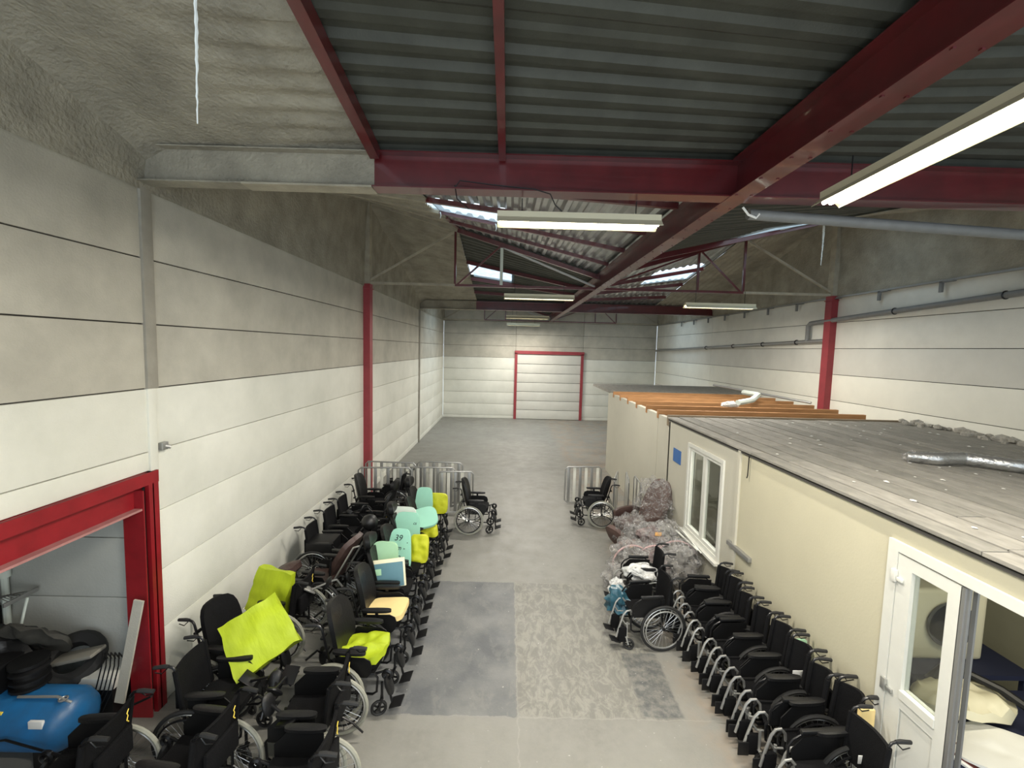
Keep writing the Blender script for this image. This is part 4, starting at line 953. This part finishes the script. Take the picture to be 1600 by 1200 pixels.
def wedge(name, m, w, h, d, loc, rot, label, wr=.015, seed=1):
    bm = bmesh.new(); bmesh.ops.create_cube(bm, size=1); bmesh.ops.subdivide_edges(bm, edges=bm.edges[:], cuts=9, use_grid_fill=True)
    for v in bm.verts:
        v.co.x *= w*(1-.12*(v.co.z+.5)); v.co.y *= d*(1-.25*(v.co.z+.5)); v.co.z *= h
        n = noise.noise_vector(v.co*7+Vector((seed, 0, 0))); v.co += n*wr*1.6; v.co.y += .035*(.5-abs(noise.noise(Vector(((v.co.x+v.co.z)*9, (v.co.x-v.co.z)*2.5, seed)))))*(1 if v.co.y > 0 else -1); r_ = abs(noise.noise(Vector((v.co.x*14+v.co.z*8, v.co.z*3, seed)))); v.co.y += (.012*r_ if v.co.y > 0 else -.012*r_)
    bm.verts.ensure_lookup_table(); q = MB(); q.add([v.co.copy() for v in bm.verts], [[v.index for v in f.verts] for f in bm.faces]); bm.free()
    o = obj(name, q, m); o.matrix_world = T(*loc) @ rot; tag(o, label, 'cushion'); return o
wedge('cushion', lime, .62, .56, .13, (-2.50, 4.30, .80), Rz(18) @ Rx(-38) @ Ry(-28), 'large lime cloth-covered cushion tilted across a wheelchair near the red jamb', seed=3)
wedge('cushion', lime, .50, .52, .12, (-2.86, 5.22, .74), Rz(-4) @ Rx(-12) @ Ry(10), 'lime cloth cushion standing upright behind the large tilted one', seed=8)
# brown recliner-type wheelchair
br = wheelchair('comfort_wheelchair', back='box', backm=brown, bh=.62, seat='cushion', seatm=brown, tyre=rubberb, handm=silver, handles=False, tilt=5)
place(br, -2.42, 5.98, 172, 'wheelchair with dark brown leather back cushion leaning over its wheel')
q = MB(); q.pillow(.44, .66, .13, T(-.22, 0, .88) @ Ry(-32) @ Rz(90), e=3.2, edge=.5, wr=.012, curve=-.04); bo = obj('back_cushion', q, brown, br)
q = MB(); q.tube([(-.08, .20, .50), (-.42, .20, 1.08), (-.50, .18, 1.10)], .013, 8); q.tube([(-.08, -.20, .50), (-.42, -.20, 1.08), (-.50, -.18, 1.10)], .013, 8); obj('back_tube', q, silver, br)
q = MB(); q.pillow(.42, .30, .16, T(-3.05, 5.95, .62) @ Rz(80) @ Rx(70), e=3, edge=.5, wr=.015); tag(obj('cushion', q, brown, None, True, origin=(-3.05, 5.95, .6)), 'dark brown leather cushion lying by the left wall', 'cushion')
q = MB(); q.pillow(.62, .55, .16, T(-3.05, 5.55, .50) @ Rz(80) @ Rx(60), e=2.4, edge=.4); tag(obj('cushion', q, leather, None, True, origin=(-3.05, 5.55, .45)), 'rounded black cushion beside the left wall, before the brown one', 'cushion')
q = MB(); q.bbox(-3.08, -2.68, 6.58, 6.98, .49, .72, .02); tag(obj('black_box', q, blackp, None, True, origin=(-2.9, 6.78, .5)), 'open black box on a wheelchair seat by the left wall', 'box')
# loose black footrests / armrests piled between the rows
def heap_part(k, x, y, z, rz):
    q = MB(); q.tube([(0, 0, 0), (.12, 0, .05), (.16, 0, .02), (.34, .02, -.16)], .012, 7); q.bbox(.29, .44, -.07, .07, -.18, -.165, .004); 
    o = obj('loose_leg_rest', q, silver if k in (3, 6) else blackm); o.location = (x, y, z); o.rotation_euler = (0, math.radians(random.uniform(-40, 20)), math.radians(rz)); o['group'] = 'loose leg rests between the left rows'
    q = MB(); q.pillow(.12, .18, .05, T(.2, 0, -.03) @ Rz(90), e=2.5); obj('calf_pad', q, leather, o)
    tag(o, 'loose leg rest lying ' + ['behind the blue-grey board', 'beside the round headrest', 'behind the largest mint board', 'behind the round-ended mint board', 'near the second row of black wall wheelchairs', 'behind the lime seated wheelchair', 'behind the pale yellow cushion chair', 'between the big tilted lime cushion and the aisle row', 'beside the wheelchair backing onto the aisle', 'lowest in the photo among the near black wheelchairs', 'behind the farthest mint board', 'next to the brown leather back cushion', 'just below the tilted lime cushion', 'between the two nearest wheelchairs at the lower left', 'at the corner of the tilted lime cushion'][k], 'leg rest', 'loose leg rests between the left rows')
random.seed(21)
for k, (x, y, z) in enumerate([(-2.15, 6.2, .66), (-2.05, 6.8, .78), (-2.4, 7.1, .72), (-2.1, 7.5, .75), (-2.45, 7.9, .72), (-2.2, 4.9, .62), (-2.1, 5.5, .66), (-2.15, 4.05, .60), (-2.0, 3.45, .66), (-2.05, 3.0, .60), (-2.2, 8.7, .70), (-2.3, 5.7, .60), (-2.0, 3.95, .55), (-2.15, 3.55, .72), (-2.0, 4.25, .58)]):
    heap_part(k, x, y, z, random.uniform(0, 360))
# ------------------------------------------------------------------ grey bed rails stored at the far end
def bed_rail(x, y, w, rz, h, label, grp):
    t = empty('bed_side_rail', (x, y, 0), rz); tag(t, label, 'bed rail', grp)
    q = MB(); q.tube([(-w/2, 0, .12), (-w/2, 0, h-.06), (-w/2+.06, 0, h), (w/2-.06, 0, h), (w/2, 0, h-.06), (w/2, 0, .12), (w/2-.06, 0, .06), (-w/2+.06, 0, .06)], .018, 8, closed=True)
    obj('rail_frame', q, alu, t)
    n = int(w/.14)
    for k in range(n):
        q = MB(); xx = -w/2+.09+k*(w-.18)/(n-1); q.bbox(xx-.035, xx+.035, -.008, .008, .08, h-.02, .004); obj('slat', q, rwhite if k % 2 else alu, t)
for k, (x, y, w, rz) in enumerate(((-2.8, 9.95, 1.2, 4), (-2.75, 10.25, 1.2, -3), (-1.75, 10.05, 1.1, 2), (-1.6, 10.35, 1.1, -2), (-1.15, 9.75, .8, 6))):
    bed_rail(x, y, w, rz, 1.0+.05*(k % 2), ['front left grey slatted bed rail standing behind the left wheelchairs', 'rear left grey slatted bed rail, close to the red column', 'front middle grey slatted bed rail behind the mint boards', 'rear middle grey slatted bed rail', 'narrow grey slatted bed rail beside the lone far wheelchair'][k], 'grey bed rails stored on the left')
for k, (x, y, w, rz) in enumerate(((2.55, 9.95, .7, 70), (2.8, 9.9, .7, 80), (1.9, 10.6, .9, 4), (2.95, 9.6, .7, 86))):
    bed_rail(x, y, w, rz, .95, ['pale slatted bed rail leaning behind the far right wheelchair', 'second pale bed rail beside the partition, far right', 'pale slatted bed rail seen behind the far right lone wheelchair', 'pale bed rail closest to the plastic-wrapped brown chair'][k], 'grey bed rails stored on the right')
# ------------------------------------------------------------------ plastic wrapped things on the right
bc = empty('brown_armchair', (2.70, 8.30, 0), 205); tag(bc, 'reclined dark brown armchair half wrapped in clear plastic', 'armchair')
q = MB(); q.pillow(.58, .92, .22, T(-.30, 0, .86) @ Ry(-28) @ Rz(90), e=3, edge=.5, wr=.01); obj('backrest', q, brownl, bc)
q = MB(); q.pillow(.60, .62, .20, T(.18, 0, .47) @ Rz(90) @ Rx(90), e=4, edge=.6); obj('seat', q, brownl, bc)
q = MB(); q.pillow(.56, .42, .16, T(.62, 0, .30) @ Ry(25) @ Rz(90), e=3, edge=.5); obj('leg_rest', q, brownl, bc)
for s in (-1, 1):
    q = MB(); q.pillow(.62, .22, .12, T(.12, s*.36, .60) @ Rx(90) @ Rx(90), e=3, edge=.5); q.bbox(-.15, .42, s*.36-.05, s*.36+.05, .18, .56, .03); obj('armrest', q, brown, bc)
q = MB(); q.box(-.2, .4, -.28, .28, .06, .36); obj('base', q, leather, bc)
q = MB(); blob(q, (-.25, 0, .80), .46, (.62, .86, 1.1), 3, .5, 22, 3.2); obj('plastic_wrap', q, film, bc)
q = MB(); blob(q, (.42, .12, .46), .30, (1, .9, 1), 6, .5, 18, 3.2); obj('plastic_wrap', q, film, bc)
random.seed(31)
core1 = mat('bundle_grey', (.05, .045, .045), .7, noise_amt=.7, noise_scale=7, col2=(.30, .29, .27))
core2 = mat('bundle_brown', (.06, .04, .04), .7, noise_amt=.7, noise_scale=7, col2=(.34, .26, .25))
bund = [(1.82, 6.62, .24, .25, 'small clear plastic bundle nearest the aisle floor, left end of the heap', core1), (2.12, 6.98, .30, .36, 'plastic-wrapped grey bundle at the front of the heap, left of middle', core1),
        (2.48, 6.95, .32, .36, 'plastic-wrapped bundle with pink ribbon in the middle of the heap', core2), (2.80, 6.88, .42, .38, 'large plastic-wrapped bundle leaning on the partition below the window', core1),
        (2.62, 7.45, .55, .30, 'plastic bundle on top of the heap behind the ribboned one', core2), (2.20, 7.40, .36, .25, 'plastic bundle with an orange sticker at the back left of the heap', core2),
        (2.82, 7.50, .52, .34, 'rounded dark plastic bundle at the back right of the heap', core1), (2.45, 7.75, .45, .28, 'upright plastic bundle in front of the brown armchair', core1)]
for k, (x, y, z, r, lab, cm) in enumerate(bund):
    t = empty('wrapped_bundle', (x, y, max(0, z-r))); tag(t, lab, 'bundle', 'plastic-wrapped bundles by the window')
    q = MB(); blob(q, (0, 0, z-max(0, z-r)), r*.80, (1, .9, .85), k+20, .55, 14, 2.2); obj('contents', q, cm, t)
    q = MB(); blob(q, (0, 0, z-max(0, z-r)), r*1.0, (1, .95, .92), k+40, .45, 26, 2.8); obj('plastic_wrap', q, film, t)
    if k in (1, 2, 3):
        q = MB(); q.torus((0, 0, z-max(0, z-r)), r*.9, .010, 'y', 24, 4, flat=2); obj('strap', q, mat('pale_pink_strap', (.50, .34, .34), .6), t)
    if k in (4, 5): q = MB(); q.bbox(-.06, .05, -r*.75, -r*.70, z-max(0, z-r)+r*.45, z-max(0, z-r)+r*.66, .01); o = obj('sticker', q, mat('orange_sticker', (.75, .42, .15), .5), t); o['label'] = 'orange sticker'
q = MB(); blob(q, (1.98, 6.12, .62), .16, (1.5, .9, .7), 9, .5, 22, 1.6); tag(obj('plastic_bag', q, filmw, None, True, origin=(1.98, 6.12, .52)), 'white plastic bag resting on the wheelchair beside the heap', 'bag')
t = empty('printed_bag', (1.62, 6.02, .35)); tag(t, 'clear bag with yellow and red print hanging in front of the bag-carrying wheelchair', 'bag')
q = MB(); blob(q, (0, 0, .08), .13, (.9, .8, 1), 12, .4, 18, 3); obj('film', q, filmw, t); q = MB(); blob(q, (0, -.03, .09), .07, (.9, .8, 1), 3, .3, 8); obj('contents', q, mat('yellow_red_print', (.7, .55, .05), .6, col2=(.5, .05, .05), noise_scale=14), t)
q = MB(); blob(q, (0, 0, 0), .16, (1.1, .8, 1.1), 15, .5, 16, 2.5); o = obj('teal_bag', q, mat('teal_film', (.03, .10, .14), .3, noise_amt=.4, noise_scale=12)); o.location = (1.58, 5.72, .42); tag(o, 'dark teal plastic bag at the foot of the wheelchair standing out', 'bag')
q = MB(); q.bar((3.02, 6.6, .74), (2.98, 7.4, .72), .03, .012); q.bar((3.05, 6.55, .72), (3.02, 7.2, .80), .02, .01); tag(obj('white_strips', q, pvc, None, False, origin=(3.0, 7, .7)), 'white plastic strips lying on the heap below the window sill', 'strips')
# ------------------------------------------------------------------ in the left opening
tk = empty('blue_tank', (-4.5, 3.78, 0)); tag(tk, 'blue horizontal compressor tank inside the left opening', 'compressor')
q = MB(); q.lathe([(0, -.72), (.12, -.71), (.20, -.67), (.25, -.58), (.25, .58), (.20, .67), (.12, .71), (0, .72)], 28, T(-4.50, 3.78, .34) @ Ry(90)); obj('tank', q, bluet, tk, world=True)
for x in (-4.95, -4.05):
    q = MB(); q.box(x-.04, x+.04, 3.60, 3.96, 0, .22); obj('foot', q, blackm, tk, world=True)
q = MB(); q.bbox(-4.06, -3.94, 3.55, 3.575, .42, .50, .002, None); o = obj('label_plate', q, paper, tk, world=True); o['label'] = 'white label plate'
q = MB(); q.bbox(-4.42, -4.34, 3.60, 3.64, .50, .53, .002); o = obj('label_plate', q, yellowmark, tk, world=True); o['label'] = 'faded yellow sticker'
q = MB(); q.lathe([(.10, -.12), (.14, -.12), (.14, -.1), (.11, -.09), (.11, -.06), (.14, -.05), (.14, -.03), (.11, -.02), (.11, .02), (.14, .03), (.14, .05), (.11, .07), (.14, .09), (.14, .12), (0, .12)], 18, T(-4.35, 3.85, .72)); q.bbox(-4.75, -4.5, 3.7, 3.98, .56, .84, .03); obj('motor', q, blackp, tk, world=True)
q = MB(); q.tube([(-3.85, 3.72, .54), (-3.95, 3.70, .61), (-4.3, 3.7, .60)], .012, 6); q.torus((-3.9, 3.70, .59), .03, .008, 'z', 12, 5); o = obj('valve', q, silver, tk, world=True)
q = MB(); q.lathe([(.14, -.06), (.22, -.07), (.26, -.03), (.26, .03), (.22, .07), (.14, .06), (.14, -.06)], 26, T(-4.25, 4.15, .62) @ Rx(38) @ Ry(14)); tag(obj('tyre', q, rubberb, None, True, origin=(-4.15, 4.15, .5)), 'black tyre leaning on the white annex wall behind the blue tank', 'tyre')
q = MB(); q.pillow(.6, .4, .12, T(-4.55, 4.1, .86) @ Rx(30) @ Ry(20), e=3, wr=.05); tag(obj('dark_bag', q, mat('olive_dark_cloth', (.05, .048, .04), .8, noise_amt=.5, noise_scale=7), None, True, origin=(-4.5, 4.1, .8)), 'crumpled dark bag piled above the blue tank', 'bag')
q = MB(); blob(q, (-4.85, 4.05, .75), .24, (1.3, .8, .9), 3, .5, 14); tag(obj('dark_bag', q, leather, None, True, origin=(-4.85, 4.05, .6)), 'rounded black bag left of the black tyre', 'bag')
q = MB(); q.bbox(-4.45, -3.95, 4.02, 4.2, .66, .70, .02, T(-4.2, 4.1, .68) @ Ry(-14) @ T(4.2, -4.1, -.68)); tag(obj('grey_pad', q, mat('grey_pad', (.2, .19, .16), .8), None, True, origin=(-4.2, 4.1, .6)), 'flat grey pad lying over the black tyre', 'pad')
eb = empty('battery_charger', (-3.88, 4.20, 0)); tag(eb, 'white control box with black cables beside the leaning board', 'charger')
q = MB(); q.bbox(-4.10, -3.76, 4.02, 4.34, .40, .52, .02); obj('cover', q, pvc, eb, world=True); q = MB(); q.bbox(-4.08, -3.78, 4.04, 4.32, 0, .40, .01); obj('body', q, blackp, eb, world=True)
for k in range(5):
    x = -3.98+k*.04; q = MB(); q.tube([(x, 4.22, .585), (x+.05, 4.12, .72), (x+.13, 4.02, .66), (x+.10, 3.98, .45), (x+.02, 3.95, .25)], .006, 5); obj('cable', q, blackp, eb, world=True)
q = MB(); q.bar((-3.66, 3.98, .32), (-3.50, 4.06, 1.30), .09, .02, up=(0, 1, 0)); tag(obj('leaning_board', q, greyp, None, False, origin=(-3.66, 3.98, 0)), 'pale narrow board leaning against the red jamb', 'board')
q = MB(); q.tube([(-5.1, 4.34, 1.35), (-5.1, 4.34, 2.1)], .05, 10); q.tube([(-5.1, 4.34, 1.35), (-5.1, 4.34, 0)], .03, 8); tag(obj('wall_pipe', q, foamw, None, True, origin=(-5.1, 4.34, 0)), 'pale pipe on the annex wall at far left', 'pipe')
q = MB()
for k in range(7): q.tube([(-5.5, 4.30-.03*k, 1.02+.01*k), (-4.9, 4.28-.03*k, 1.22+.01*k), (-4.78, 4.26-.03*k, 1.25)], .005, 4)
q.bbox(-4.80, -4.78, 4.05, 4.36, 1.20, 1.24, .005); tag(obj('wire_rack', q, alu, None, True, origin=(-5.1, 4.3, 1)), 'wire wall rack at far left inside the opening', 'rack')
q = MB(); q.tube([(-4.72, 4.2, 1.22), (-4.70, 4.1, .95), (-4.86, 3.9, .72), (-5.0, 3.6, .55)], .012, 6); tag(obj('air_hose', q, foamw, None, True, origin=(-4.7, 4, .9)), 'pale thin hose curving down over the blue tank', 'hose')
q = MB(); q.bbox(-5.6, -5.15, 4.0, 4.36, 0, 1.05, .03); tag(obj('dark_cabinet', q, leather, None, True, origin=(-5.4, 4.2, 0)), 'dark cabinet under the wire rack at far left', 'cabinet')
q = MB(); q.tube([(-4.6, 3.5, .3), (-4.2, 3.5, .38), (-3.7, 3.45, .30), (-3.3, 3.5, .62), (-2.95, 3.5, .80)], .010, 6); 
tag(obj('black_cable', q, blackp, None, True, origin=(-3.6, 3.5, .3)), 'black cable running out of the opening over the wheelchair', 'cable')
# hidden ground clutter is left out
